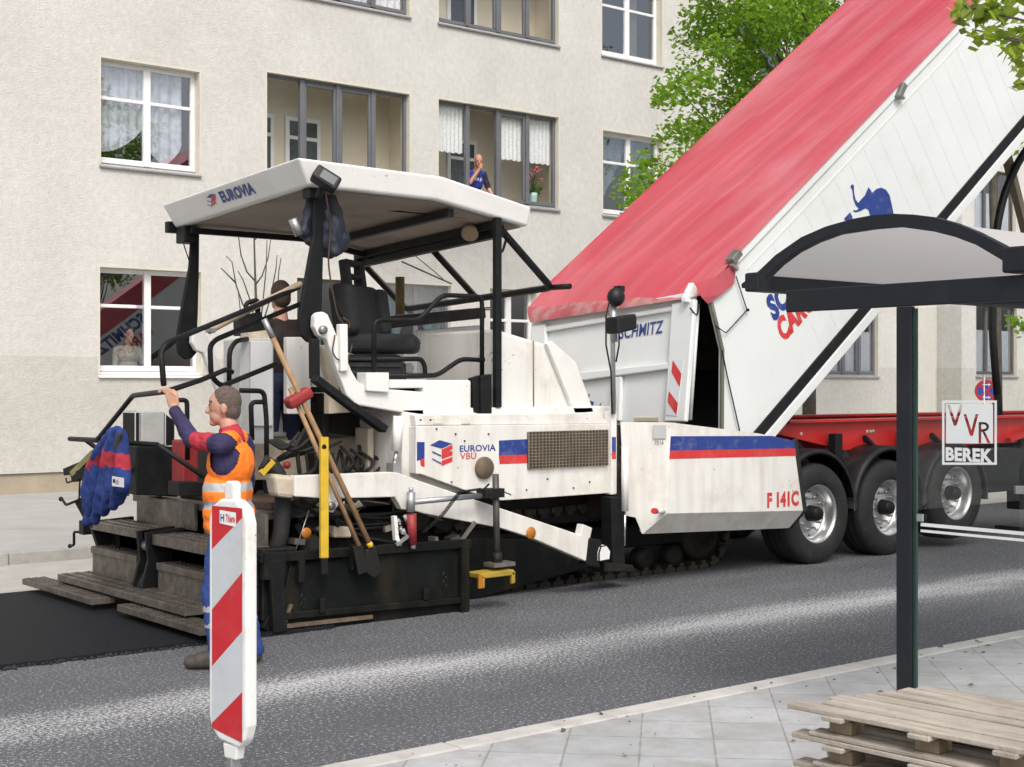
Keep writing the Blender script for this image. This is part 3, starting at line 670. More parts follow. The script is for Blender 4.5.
for _ in range(55):
    d = V((rng.gauss(0, 1), rng.gauss(0, 1), rng.gauss(0, 1))).normalized() * rng.uniform(.5, 1)
    p = cen + V((d.x * 1.9, d.y * 1.7, d.z * 1.7 + .3))
    q = p; xc = q.x * CS - q.y * SN; zc_ = q.x * SN + q.y * CS
    if 512 + FPX * xc / zc_ < 1070 and HOR - (q.z - CH) * FPX / zc_ > -60: continue
    cl.append((p, rng.uniform(.3, .45)))
tree("maple_tree", "yellow-green maple on the near pavement, its branch reaching in over the raised white trailer side", "tree", (11.9, 4.3, ZP), (11.7, 4.5, 7.0), .11, cl, 120, .095, LEAF2, 7, None, .5)
rng = random.Random(15); cl = []; cen = V((16.4, 4.3, 8.9))
for _ in range(60):
    d = V((rng.gauss(0, 1), rng.gauss(0, 1), rng.gauss(0, 1))).normalized() * rng.uniform(.5, 1)
    cl.append((cen + V((d.x * 2.1, d.y * 1.9, d.z * 2.1)), rng.uniform(.35, .5)))
tree("maple_tree", "maple across the road that shows only as a reflection in the upper left window", "tree", (16.9, 4.2, ZP), (16.4, 4.3, 11.2), .14, cl, 60, .12, LEAF1, 8, None, .6)
# bare young tree behind the paver
st = thing("bare_sapling", "thin leafless young tree in front of the plaster wall, seen below the paver roof", "tree", tuple(P(257, 300, 17.5).xy) + (.12,))
tw = MB(); Yb = 17.5
def tp_(x, y): return P(x, y, Yb)
b0 = P(257, 300, Yb); b0.z = .12
tw.tube([b0, tp_(257, 330), tp_(256, 300), tp_(255, 270), tp_(254, 232), tp_(256, 205)], [.03, .024, .019, .015, .011, .004], BARK, 6)
for br in ([(256, 282), (247, 272), (241, 255), (238, 232), (236, 205)], [(256, 284), (262, 276), (268, 258), (271, 238)], [(257, 325), (243, 305), (236, 285), (232, 262), (226, 256)], [(236, 283), (228, 275), (221, 268)], [(257, 330), (250, 300), (243, 280), (238, 271)],
           [(257, 345), (262, 310), (266, 270), (267, 240)], [(257, 350), (275, 310), (279, 270), (281, 258)], [(257, 340), (270, 300), (276, 268), (277, 255)], [(254, 240), (259, 236), (262, 232)], [(257, 350), (242, 320), (240, 308), (238, 290)]):
    tw.tube([tp_(*q) for q in br], [.013 - .009 * i / len(br) for i in range(len(br))], BARK, 5)
tw.build("branches", st)

rg = random.Random(77); lt_ = MB(); LIT = mat("dry_litter", (.10, .075, .045), .9, 0, .4, 30)
for i in range(110):
    x, y = rg.uniform(3.2, 9.5), rg.uniform(3.2, 5.3) if i % 4 else rg.uniform(5.2, 5.45); s = rg.uniform(.006, .022) if i % 7 else rg.uniform(.02, .035); a = rg.uniform(0, 6.28); z = ZP + .004 + (.0 if y < 5.34 else .001)
    p = V((x, y, z)); d = V((math.cos(a), math.sin(a), .1)) * s; e = V((-math.sin(a), math.cos(a), .25)) * s * rg.uniform(.2, .6)
    lt_.add([p - d, p + e + V((0, 0, s * .3)), p + d, p - e], [(0, 1, 2, 3)], LIT)
lo_ = lt_.build("leaf_litter"); lo_['kind'] = 'stuff'; lo_['label'] = "dry bud scales and leaf crumbs scattered on the near paving slabs"; lo_['category'] = "litter"

rg = random.Random(78); ls_ = MB(); STN = mat("hot_mix_crumbs", (.02, .021, .025), .7, 0, .3, 30)
for i in range(900):
    x = rg.uniform(-1.5, 4.6); y = 9.06 - abs(rg.gauss(0, .035)) + .02; s = rg.uniform(.005, .015); ls_.ball((x, y, s * .6 + .001), (s, s * rg.uniform(.6, 1), s * .8), STN, 5, 3)
lo_ = ls_.build("asphalt_crumbs"); lo_['kind'] = 'stuff'; lo_['label'] = "black crumbs of hot mix along the ragged edge of the fresh mat"; lo_['category'] = "crumbs"
# ---------------------------------------------------------------- asphalt paver
PV = thing("asphalt_paver", "white tracked asphalt paver with flat roof, operator seat and stepped screed, laying the fresh mat", "paver", (7.5, 10.6, 0))
YC = 10.6
def mir(y): return 2 * YC - y
def px3(pts, Y): return [P(a, b, Y) for a, b in pts]
GRID = mat("grille_dark", (.05, .035, .025), .8, 0, .4, 12); GRIDW = mat("grille_bars", (.24, .205, .15), .6, 0, .2, 8)
# core bodies
cb = MB()
xa, xb = P(402, 440, 9.4).x, P(611, 440, 9.4).x
cb.box(xa, xb, 9.40, 11.85, .92, 1.62, WHITE)
cb.build("body", PV, bevel=.015)
MB().box(5.3, 10.3, 10.15, 11.05, .32, .90, DARK).box(7.0, 8.9, 9.75, 11.45, .55, .915, DARK).box(5.35, 6.1, 9.6, 11.6, .35, .80, DARK).box(6.12, 7.2, 9.85, 11.35, .33, .98, DARK).build("chassis", PV, bevel=.02)
sp_ = MB().pxprism([(416, 426), (611, 424), (611, 493), (502, 500.5), (470, 492), (421, 474), (416, 474)], 9.30, 9.395, WHITE).build("side_panel", PV, bevel=.006)
def stripe(mb, pts, Y, m): mb.quad([P(a, b, Y) for a, b in pts], m)
dq = MB()
stripe(dq, [(499, 440.5), (529, 439), (529, 454.5), (499, 455.5)][::-1], 9.297, BLUE); stripe(dq, [(499, 455.5), (529, 454.5), (529, 463), (499.6, 464)][::-1], 9.297, RED)
stripe(dq, [(417, 442), (424.6, 442), (424.6, 458), (417, 461)][::-1], 9.297, BLUE); stripe(dq, [(420, 460), (424.6, 458), (424.6, 467), (421, 466)][::-1], 9.297, RED)
stripe(dq, [(609.3, 437.5), (611, 437.5), (611, 452), (609.3, 452)][::-1], 9.297, BLUE)
dq.build_each("stripe", sp_)
def eurovia_logo(mb, f, Bm=BLUE, Rm=RED):
    """stacked-cube emblem; f maps unit square (x right, y up) to space"""
    def q(*pts): mb.quad([f(x, y) for x, y in pts], m_)
    m_ = Bm
    q((0, .80), (.52, .68), (1, .87), (.42, 1)); q((.10, .58), (.50, .42), (.50, .36), (.10, .52)); q((.10, .30), (.50, .12), (.50, .06), (.10, .25))
    m_ = Rm
    q((.52, .64), (.52, .48), (1, .66), (1, .83)); q((.52, .42), (.52, .26), (1, .42), (1, .60)); q((.52, .20), (.52, .0), (1, .18), (1, .36)); q((.52, .47), (.52, .43), (.9, .58), (.9, .63))
lg = MB(); A, B_, C_ = P(430, 466, 9.296), P(452.5, 466, 9.296), P(430, 440, 9.296)
eurovia_logo(lg, lambda x, y: A + (B_ - A) * x + (C_ - A) * y); lg.build("emblem", sp_)
tx = MB(); o = P(459.5, 452, 9.3)
text_mb(tx, "EUROVIA", o, (1, 0, 0), (0, 0, 1), (P(459.5, 445.4, 9.3) - o).z, BLUE, (P(495.5, 452, 9.3) - o).x, .02)
o = P(460, 459.5, 9.3); text_mb(tx, "VBU", o, (1, 0, 0), (0, 0, 1), (P(460, 453, 9.3) - o).z, RED, (P(476, 459, 9.3) - o).x, .012)
tx.build("lettering", sp_)
gr = MB()
g0, g1 = P(528.5, 469, 9.28), P(607.5, 429.8, 9.28)
gr.box(g0.x, g1.x, 9.285, 9.297, g0.z, g1.z, GRID)
nx, nz = 24, 12
for i in range(nx + 1): x = g0.x + (g1.x - g0.x) * i / nx; gr.box(x - .0028, x + .0028, 9.270, 9.2845, g0.z, g1.z, GRIDW)
for i in range(nz + 1): z = g0.z + (g1.z - g0.z) * i / nz; gr.box(g0.x, g1.x, 9.266, 9.2695, z - .0028, z + .0028, GRIDW)
gr.build("grille", sp_)
dd = MB().lathe([(0, 0), (.085, 0), (.092, .012), (.092, .03)], P(486, 468, 9.26), (0, 1, 0), mat("brown_disc", (.13, .095, .06), .8, 0, .25, 14), 20); dd.build("access_disc", sp_)
MB().pxprism([(414, 414.5), (597, 412.5), (611, 424), (416, 425.6)], 9.33, 11.88, WHITE).build("top_ledge", PV, bevel=.01)
bl_ = MB()
for x, y in ((421, 420), (431, 420), (437, 429), (456, 434), (465, 441), (489, 434), (548, 479), (590, 482), (574, 488), (452, 482), (527, 490)): bl_.lathe([(0, -.002), (.007, 0), (.007, .012)], P(x, y, 9.29), (0, 1, 0), BLACK, 8)
for x in (438, 466): bl_.box(*[f(P(x, 420, 9.32).x) for f in (lambda v: v - .045, lambda v: v + .045)], 9.315, 9.332, P(x, 423.5, 9.32).z, P(x, 418, 9.32).z, WHITE)
bl_.build_each("bolt", sp_)
# engine hood
hd = MB().pxprism([(495, 413), (495, 328.5), (532, 340), (547, 344), (589, 411.5)], 9.45, 11.75, WHITE)
hood = hd.build("engine_hood", PV, bevel=.03)
MB().pxprism([(547, 343.5), (552, 341), (576, 362), (594, 412.2), (575, 414), (570, 400)], 9.40, 9.446, WHITE2).build("hood_wing", hood, bevel=.006)
sm_ = MB(); sm_.tube([P(533.4, 341, 9.446), P(533.6, 413, 9.446)], .006, mat("rust_seam", (.20, .12, .06), .8), 5); sm_.build("panel_seam", hood)
# tool box and platform edge
tb = MB().pxprism([(424.5, 380), (471.5, 380), (471.5, 416.6), (424.5, 416.6)], 9.38, 9.95, WHITE2).build("tool_box", PV, bevel=.02)
MB().pxprism([(446, 405.5), (461, 405.5), (461, 418.8), (446, 418.8)], 9.345, 9.378, WHITE2).build("latch", tb, bevel=.006)
pf = MB().pxprism([(389, 379.5), (427, 379.5), (424, 388), (389, 388.5)], 9.40, 11.8, WHITE2).pxprism([(366, 372.5), (389.3, 372.5), (389.3, 392.5), (367, 391)], 9.36, 9.5, WHITE2)
a_, b_ = P(355, 377, 9.52), P(482, 377, 9.52)
pf.box(5.98, b_.x, 9.52, 11.7, 1.74, 1.80, DKGRN); pf.build("platform", PV, bevel=.008)
# swing arms for roof legs
arm = [(315, 316), (318, 312.5), (323, 311.5), (328, 314), (334, 328), (345, 354), (352, 371), (358, 381), (367, 387.5), (424, 392), (424.5, 416), (413, 414.5), (357, 405), (347, 396), (338, 372), (327, 339.5), (319, 336), (314.5, 327)]
MB().pxprism(arm, 9.40, 9.47, WHITE2).build("support_arm", PV, bevel=.012)
armw = px3(arm, 9.40)
MB().prism([V((p.x, 11.47, p.z - .07)) for p in armw], (0, .07, 0), WHITE2).build("support_arm", PV, bevel=.012)
bo = MB().lathe([(0, -.03), (.030, -.03), (.034, -.02), (.034, .01)], P(322.5, 330, 9.39), (0, 1, 0), STEEL, 14); bo.build("pivot_bolt", PV)
MB().pxprism([(340, 324), (348, 324), (348.5, 371), (341, 371.5)], 9.36, 9.42, WHITE2).build("document_tube", PV, bevel=.008)
MB().pxprism([(320, 346), (328, 348), (356, 412), (329, 414), (329, 380)], 9.62, 9.70, CREAM).pxprism([(287, 337), (311, 337), (311, 414), (287, 414)], 9.92, 9.98, WHITE).pxprism([(312, 345), (328, 345), (328, 414), (312, 414)], 10.1, 10.16, GREYP).build_each("rear_bulkhead", PV, bevel=.008)
MB().bar(P(314, 378, 9.3), P(352, 407, 9.3), .06, .085, BLACK, (0, 1, 0)).bar(P(351, 406, 9.3), P(384, 429.5, 9.3), .06, .10, BLACK, (0, 1, 0)).bar(P(314, 339, 9.42), P(314.5, 379, 9.42), .07, .06, BLACK, (0, 1, 0)).build_each("gas_strut", PV, bevel=.008)
# roof legs
leg = [(316, 190), (324.5, 190), (324, 236), (323, 285), (321.5, 335), (316, 341.5), (308, 342.5), (300.5, 335), (299, 319), (304, 286), (313, 236)]
MB().pxprism(leg, 9.49, 9.525, BLACK).build("roof_leg", PV, bevel=.012)
lw = px3(leg, 9.48); MB().prism([V((p.x, 11.60, p.z - .1)) for p in lw], (0, .035, 0), BLACK).build("roof_leg", PV, bevel=.012)
xf = P(493, 300, 9.47).x
MB().box(xf - .03, xf + .03, 9.385, 9.44, 1.62, 3.22, BLACK).pxprism([(481, 376), (492, 374), (492, 416), (487, 419.5), (481.5, 415)], 9.36, 9.446, BLACK).pxprism([(472, 378), (482, 375), (481, 414), (474, 412)], 9.39, 9.45, BLACK).build("roof_post", PV, bevel=.006)
MB().box(7.42, 7.48, 11.62, 11.68, 1.62, 3.1, BLACK).build("roof_post", PV, bevel=.006)
# roof shell
def rz(x, y, base):   # crossfall of the roof
    return base - .052 * (y - 9.35)
tops = [(5.45, 3.525), (6.80, 3.505), (7.735, 3.33)]; bots = [(5.56, 3.325), (6.76, 3.315), (7.725, 3.165)]
Y0, Y1 = 9.35, 11.72
vs_ = []; fs_ = []
for (x, z), (xb_, zb_) in zip(tops, bots):
    vs_ += [(x, Y0, rz(x, Y0, z)), (x, Y1, rz(x, Y1, z)), (xb_, Y0 + .035, rz(x, Y0, zb_)), (xb_, Y1 - .035, rz(x, Y1, zb_))]
for i in (0, 1):
    a = i * 4; b = a + 4
    fs_ += [(a, b, b + 1, a + 1), (a, a + 2, b + 2, b), (a + 1, b + 1, b + 3, a + 3), (a + 2, a + 3, b + 3, b + 2)]
fs_ += [(0, 1, 3, 2), (8, 10, 11, 9)]
rf = MB(); rf.add(vs_, fs_, WHITE2)
roof = rf.build("roof", PV, bevel=.022, seg=3)
un = MB()   # dirty underside lining, a few mm below the shell
for (i, j) in ((0, 1), (1, 2)):
    (xa_, za_), (xc_, zc_) = bots[i], bots[j]
    un.quad([(xa_ + (.05 if i == 0 else 0), Y0 + .09, rz(0, Y0 + .09, za_ - .004)), (xa_ + (.05 if i == 0 else 0), Y1 - .09, rz(0, Y1 - .09, za_ - .004)), (xc_ - (.04 if j == 2 else 0), Y1 - .09, rz(0, Y1 - .09, zc_ - .004)), (xc_ - (.04 if j == 2 else 0), Y0 + .09, rz(0, Y0 + .09, zc_ - .004))], BROWNU)
un.build("roof_lining", roof)
be = MB()
for x, zz in ((6.95, 3.235), (7.42, 3.17)):
    be.bar((x, Y0 + .1, rz(x, Y0 + .1, zz)), (x, Y1 - .1, rz(x, Y1 - .1, zz)), .06, .06, BLACK)
for y in (11.45,): be.bar((5.6, y, rz(0, y, 3.27)), (6.74, y, rz(0, y, 3.27)), .05, .05, BLACK).bar((6.74, y, rz(0, y, 3.27)), (7.6, y, rz(0, y, 3.13)), .05, .05, BLACK)
be.bar((7.50, 9.48, 3.12), (7.50, 11.72, 3.0), .07, .10, BLACK)
be.tube([P(258, 208, 10.6), P(345, 206, 10.2), P(470, 218, 9.6)], .008, BLACK, 5)
be.build("roof_beam", roof)
lgm = mat("lens_cover", (.30, .22, .14), .5, 0, .2, 20)
for q, Y in (((365, 251), 11.6), ((470, 231), 9.75)):
    c = P(*q, Y); wl = MB().lathe([(0, -.05), (.05, -.05), (.075, .02), (.075, .05), (.06, .055), (0, .05)], c, (-.4, -.5, -.5), lgm, 16); wl.bar(c, c + V((0, 0, .14)), .03, .012, BLACK); wl.build("work_lamp", roof)
# emblem and lettering on the roof's rear fascia
pA, pB = V((5.45, Y0, tops[0][1])), V((5.45, Y1, rz(0, Y1, tops[0][1]))); qA = V((5.56, Y0, bots[0][1])); 
ry = (pB - pA).normalized(); dn = (qA - pA); 
def fas(px, py):    # pixel -> point on the fascia plane
    n = ry.cross(dn).normalized(); C0 = V((0, 0, CH)); d = at_zc(px, py, 10) - C0; t = (pA - C0).dot(n) / d.dot(n); return C0 + d * t
def offp(p): 
    n = ry.cross(dn).normalized(); n = n if n.x < 0 else -n; return p + n * .004
lg = MB(); A, B_, C_ = fas(206.5, 208), fas(216, 205.5), fas(206.5, 195)
eurovia_logo(lg, lambda x, y: offp(A + (B_ - A) * x + (C_ - A) * y)); lg.build("emblem", roof)
lt = MB(); o = fas(223.5, 203.0); e = fas(257, 193.4); h = fas(223.5, 193.6) - o
text_mb(lt, "EUROVIA", o, e - o, h, h.length, BLUE, (e - o).length, .05, lift=.004); lt.build("lettering", roof)
MB().box(5.50, 5.62, Y1 - .02, Y1 + .05, 3.16, 3.26, BLACK).box(5.56, 5.70, Y1 - .22, Y1 - .05, 3.06, 3.2, BLACK).box(5.60, 5.70, Y0 + .08, Y0 + .2, 3.24, 3.32, BLACK).build_each("roof_bracket", roof, bevel=.01)
c = P(326, 179, 9.24); ML = Matrix.Translation(c) @ Matrix.Rotation(rad(35), 4, 'Y') @ Matrix.Rotation(rad(-25), 4, 'Z'); wl = MB().box(-.105, .105, -.05, .07, -.06, .06, PLASTK, ML); wl.bar(c + V((0, .03, -.02)), c + V((.0, .12, -.13)), .05, .04, BLACK); wlo = wl.build("work_lamp", roof, bevel=.03, seg=3)
MB().box(-.05, .075, -.056, -.051, -.035, .035, mat("lamp_lens", (.10, .11, .12), .15), ML).build("lens", roof)
# windshield
tl, tr_, brr, bll = V((7.51, 11.74, 3.05)), V((7.51, 9.5, 3.14)), V((8.08, 9.5, 2.665)), V((8.08, 11.74, 2.57))
wf = MB(); wf.tube(fillet([tl, tr_, brr, bll], .06, 4, True), .033, BLACK, 8, closed=True)
mt, mbm = tl.lerp(tr_, .52), bll.lerp(brr, .52); wf.tube([mt, mbm], .033, BLACK, 8)
wf.tube([brr, brr + V((.03, -.22, 0))], .025, BLACK, 8); ws = wf.build("windshield_frame", PV)
gp = MB().quad([tl, mt, mbm, bll], GLASSS).quad([mt, tr_, brr, mbm], GLASSS); gp.build("windshield_pane", ws)
wp = MB(); n_ = V((.45, 0, .6)).normalized() * .02
wp.tube([tl.lerp(tr_, .26).lerp(bll.lerp(brr, .20), .22) + n_, tl.lerp(tr_, .46).lerp(bll.lerp(brr, .42), .72) + n_], .009, BLACK, 5)
wp.tube([tl.lerp(tr_, .36).lerp(bll.lerp(brr, .36), .1) + n_, tl.lerp(tr_, .42).lerp(bll.lerp(brr, .40), .62) + n_], .005, BLACK, 5)
wp.tube([P(506, 240, 9.5), P(503, 250, 9.47), P(496, 258, 9.46)], .012, BLACK, 6); wp.build("wiper", ws)
# side rail beside the operator seat
Yr = 9.47; ra = MB(); R_ = .020
ra.tube(fillet(px3([(374, 375.5), (374, 320), (419, 320), (442, 295), (482, 296.5), (482, 376)], Yr), .07), R_, BLACK, 10)
ra.tube(fillet(px3([(373, 376), (437, 375.5), (461, 359), (484, 360)], Yr), .06), R_, BLACK, 10)
ra.tube(fillet(px3([(374, 359), (421, 359), (425, 366), (425, 376)], Yr + .01), .05), R_, BLACK, 10)
ra.build_each("guard_rail", PV)
# operator seat
s0 = P(350, 345, 9.95); sx_, sy_ = s0.x, 9.98
SM = Matrix.Translation((sx_ + .20, sy_, 0)) @ Matrix.Rotation(rad(-38), 4, 'Z')
seat = MB().box(-.28, .30, -.24, .24, 1.80, 2.0, SEATC, SM).box(-.24, .26, -.22, .22, 2.0, 2.06, RUBBER, SM).build("seat_base", PV, bevel=.02)
bz = MB()
for i in range(4): bz.box(-.27, .29, -.25, .25, 1.84 + i * .055, 1.865 + i * .055, RUBBER, SM)
bz.build("bellows", seat, bevel=.008)
MB().box(-.2, .42, -.27, .27, 2.07, 2.23, SEATC, SM).build("seat_cushion", PV, bevel=.06, seg=4)
MR = SM @ Matrix.Translation((-.06, .04, 2.18)) @ Matrix.Rotation(rad(-22), 4, 'Z') @ Matrix.Rotation(rad(-8), 4, 'Y')
bk = MB().box(-.10, .07, -.34, .34, -.02, .47, SEATC, MR).build("backrest", PV, bevel=.07, seg=4)
for s_ in (-1, 1): MB().box(-.05, .14, min(.22 * s_, .36 * s_), max(.22 * s_, .36 * s_), .03, .44, SEATC, MR).build("bolster", bk, bevel=.06, seg=4)
MB().box(-.05, .04, -.16, -.10, .42, .68, SEATC, MR).box(-.05, .04, .10, .16, .42, .68, SEATC, MR).box(-.048, .038, -.10, .10, .63, .68, SEATC, MR).box(-.048, .038, -.10, .10, .52, .56, SEATC, MR).box(-.048, .038, -.10, .10, .42, .46, SEATC, MR).build("headrest", bk, bevel=.018)
# console behind
cn = MB().pxprism([(418, 330), (482, 325), (482, 372), (418, 376)], 10.55, 10.62, GREYP).pxprism([(404, 350), (418, 350), (418, 376), (404, 376)], 10.35, 10.6, GREYP)
console = cn.build("control_console", PV, bevel=.012)
MB().bar(P(386, 323, 10.5), P(482, 313, 10.5), .12, .10, DARK).bar(P(386, 318, 10.6), P(482, 309, 10.6), .3, .03, CREAM).build("dash_bar", console, bevel=.01)
kn = MB().cyl(P(409, 368, 10.33), P(409, 368, 10.36), .045, STEEL)
for x, y in ((455, 366), (462, 366), (470, 364), (478, 368)): kn.box(P(x, y, 10.53).x - .03, P(x, y, 10.53).x + .03, 10.53, 10.549, P(x, y, 10.53).z - .035, P(x, y, 10.53).z + .03, BLACK)
kn.bar(P(425, 361, 10.52), P(476, 355, 10.52), .02, .02, BLACK); kn.tube([P(408, 346, 10.3), P(420, 343, 10.3)], .012, BLACK, 6); kn.build_each("switch", console)
MB().tube([P(400, 316, 11.3), P(400, 277, 11.3)], .045, mat("exhaust_brown", (.14, .10, .04), .7, .3, .3, 6), 12).build("exhaust_pipe", PV)
# front pillar, level cylinder, lower slide
MB().pxprism([(611.3, 411), (617, 410.5), (617, 494), (611.3, 495)], 9.27, 9.36, WHITE2).build("front_pillar", PV, bevel=.008)
hz = MB(); stripe(hz, [(612, 437), (616, 437), (616, 452), (612, 452)][::-1], 9.266, BLUE); stripe(hz, [(612, 452), (616, 452), (616, 459), (612, 459)][::-1], 9.266, RED); hz.build_each("stripe", PV)
MB().pxprism([(611, 497), (623, 497), (625.5, 568), (613, 570)], 9.2, 9.34, BLACK).pxprism([(604, 562), (634, 565), (634, 572), (604, 572)], 9.18, 9.4, DARK).build("lower_slide", PV, bevel=.01)
cy = MB().tube([P(624.8, 447, 9.12), P(625, 511, 9.12)], .032, WHITE2, 14); cy.tube([P(625, 511, 9.12), P(624.5, 546, 9.12)], .011, CHROME, 8); cy.build("lift_cylinder", PV)
# mast with lamp and sensor box
ms_ = MB().tube([P(613.5, 414, 9.25), P(612.5, 318, 9.25), P(613, 302, 9.25)], .022, GALV, 10); ms_.tube([P(614, 342, 9.24), P(613, 305, 9.24)], .034, GALV, 10)
ms_.tube([P(612, 414, 9.22), P(611, 372, 9.2), P(606, 345, 9.2), P(606, 316, 9.2), P(609, 303, 9.22)], .008, BLACK, 5); ms_.tube([P(616, 362, 9.22), P(619, 345, 9.2), P(619, 330, 9.2)], .008, BLACK, 5)
mast = ms_.build("mast", PV)
wl = MB().ball(P(616, 297, 9.2), (.085, .075, .085), PLASTK, 16, 10); wl.box(P(620, 291, 9.2).x - .03, P(620, 291, 9.2).x + .03, 9.17, 9.25, P(620, 292, 9.2).z, P(620, 286, 9.2).z, PLASTK); wl.build("work_lamp", mast)
sb = MB().pxprism([(617, 317), (637, 313.5), (638, 329), (618, 334)], 9.12, 9.28, PLASTK); sb.build("sensor_box", mast, bevel=.02)
# hopper
HX0, HX1 = 8.73, 10.88; Yh = 8.95
hop = MB()
_a, _b, _c = P(620.5, 422, 9.31), P(671.5, 422.5, Yh), P(667, 513.5, Yh); _n = (_b - _a).cross(_c - _a).normalized()
def hpl(px, py):
    C0 = V((0, 0, CH)); d = at_zc(px, py, 10) - C0; return C0 + d * ((_a - C0).dot(_n) / d.dot(_n))
pr = [_a, _b, _c, hpl(642.5, 534), hpl(635.5, 517.5), hpl(625, 515.5)]
sd_ = [P(671.5, 422.5, Yh), P(667, 513.5, Yh), P(804, 510.5, Yh), P(794.5, 441, Yh), P(759, 433.5, Yh)]
lo = [P(667, 513.5, Yh), hpl(642.5, 534), P(789, 528, hpl(642.5, 534).y), P(804, 510.5, Yh)]
th = V((.012, .05, 0))
def sheet(mb, poly, t, m): mb.prism(poly, t, m)
for flip in (False, True):
    mb = MB()
    f = (lambda p: V((p.x, mir(p.y), p.z))) if flip else (lambda p: p)
    tv = V((.0, -.04 if flip else .04, 0))
    mb.prism([f(p) for p in pr], (.03, tv.y, 0), WHITE); mb.prism([f(p) for p in sd_], tv, WHITE); mb.prism([f(p) for p in lo], (0, tv.y, .03), WHITE)
    hw = mb.build("hopper_wing", PV)
    if not flip:
        q = MB(); e = V((0, -.004, 0))
        stripe(q, [(670.8, 436.2), (669.9, 450.8), (795.4, 448.3), (794.2, 440.9), (772, 435.9)], Yh - .003, BLUE); stripe(q, [(669.9, 450.8), (669.3, 459), (796.2, 455.8), (795.4, 448.3)], Yh - .003, RED); q.build_each("stripe", hw)
        q = MB(); o = P(767, 508.3, Yh); text_mb(q, "F 141C", o, (1, 0, 0), (0, 0, 1), (P(767, 492.6, Yh) - o).z, RED, (P(798.5, 508, Yh) - o).x, .05, lift=.003); q.build("lettering", hw)
        q = MB(); rp = lambda a, b: hpl(a, b) + V((-.01, -.012, 0))
        q.quad([rp(653, 425), rp(653, 438.5), rp(666, 438.5), rp(666, 425)], GREYP); q.build("data_plate", hw)
        q = MB(); 
        text_mb(q, "7516", rp(654.5, 444.5), (P(671, 442, Yh) - P(621, 442, 9.31)), (0, 0, 1), .035, BLACK, .08, .0, lift=.002); q.build("plate_number", hw)
        q = MB(); q.tube([P(664, 511.5, Yh + .03), P(656, 511, Yh - .10)], .022, WHITE2, 10); q.tube([P(656, 511, Yh - .10), P(653.5, 511, Yh - .12)], .026, RED, 10); q.build("marker_peg", hw)
        q = MB(); q.bar(P(794.5, 439.5, Yh + .01), P(804.3, 511, Yh + .01), .06, .025, RUBBER, (0, 1, 0)); q.bar(P(804.3, 510, Yh + .01), P(789, 528.5, 9.15), .05, .025, RUBBER, (0, 1, 0)); q.build("rubber_lip", hw)
        q = MB(); q.quad([P(774.5, 527.3, 9.11), P(787, 526.5, 9.11), P(789.5, 521.5, 9.06), P(778, 522.5, 9.06)], mat("old_sticker", (.25, .19, .07), .6, 0, .3, 40)); q.build("sticker", hw)
MB().quad([(8.8, 9.35, .75), (8.8, 11.85, .75), (10.7, 11.85, .62), (10.7, 9.35, .62)], BITUM).box(8.7, 8.78, 9.36, 11.84, .6, 1.45, BITUM).box(10.68, 10.74, 9.5, 11.7, .35, .66, BLACK).build("hopper_floor", PV)
pr_ = MB()
for y0_, y1_ in ((9.6, 10.4), (10.8, 11.6)): pr_.tube([(10.82, y0_, .52), (10.82, y1_, .52)], .09, STEEL, 14)
pr_.build_each("push_roller", PV)
# crawler tracks
def track(yc, w_):
    xs0, xs1 = 7.45, 10.25; r0 = .34; path = []
    for k in range(9): t = math.pi / 2 + math.pi * k / 8; path.append(V((xs0 + r0 * math.cos(t), yc, .36 + r0 * math.sin(t))))
    for k in range(1, 14): path.append(V((xs0 + (xs1 - xs0) * k / 14, yc, .02)))
    for k in range(9): t = -math.pi / 2 + math.pi * k / 8; path.append(V((xs1 + r0 * math.cos(t), yc, .36 + r0 * math.sin(t))))
    for k in range(1, 14): path.append(V((xs1 - (xs1 - xs0) * k / 14, yc, .70 - .02 * math.sin(k * math.pi / 7) ** 2)))
    mb = MB(); tot = 0; L_ = [0]
    for i in range(len(path)): tot += (path[(i + 1) % len(path)] - path[i]).length; L_.append(tot)
    n = int(tot / .155)
    def pos(s):
        s %= tot
        for i in range(len(path)):
            if L_[i] <= s <= L_[i + 1]: return path[i].lerp(path[(i + 1) % len(path)], (s - L_[i]) / (L_[i + 1] - L_[i]))
        return path[0]
    for i in range(n):
        s = i * tot / n; a, b = pos(s), pos(s + .13)
        mb.bar(a + (b - a) * .0, b, w_, .050, BITUM, V((0, 1, 0)).cross(b - a)); m_ = (a + b) / 2
        nrm = V((0, 1, 0)).cross(b - a).normalized(); c0 = V((8.85, yc, .36)); 
        if (m_ - c0).dot(nrm) < 0: nrm = -nrm
        mb.bar(m_ - V((0, w_ / 2, 0)) - nrm * .03, m_ + V((0, w_ / 2, 0)) - nrm * .035, .06, .06, BITUM, nrm)
    return mb
def track_unit(yc, side):
    t = track(yc, .30).build("crawler_track", PV); y = yc + side * .13
    mb = MB()
    for x, r in ((7.45, .28), (10.25, .28)): mb.lathe([(0, 0), (.07, -.02), (.09, .02), (r * .8, .03), (r, .02), (r, .14)], (x, y, .36), (0, -side, 0), DARK, 20)
    for i in range(6): mb.lathe([(0, 0), (.05, -.01), (.11, .0), (.11, .12)], (7.9 + .39 * i, y, .15), (0, -side, 0), DARK, 16)
    mb.build_each("track_roller", t)
    MB().box(7.6, 10.1, yc - .10, yc + .10, .27, .50, DKGRN).build("track_frame", t, bevel=.02)
track_unit(9.86, -1); track_unit(mir(9.86), 1)
MB().pxprism([(470, 538), (589, 540.5), (596, 556), (596, 566), (545, 580), (470, 601)], 9.55, 9.58, DKGRN).build("track_guard", PV, bevel=.01)
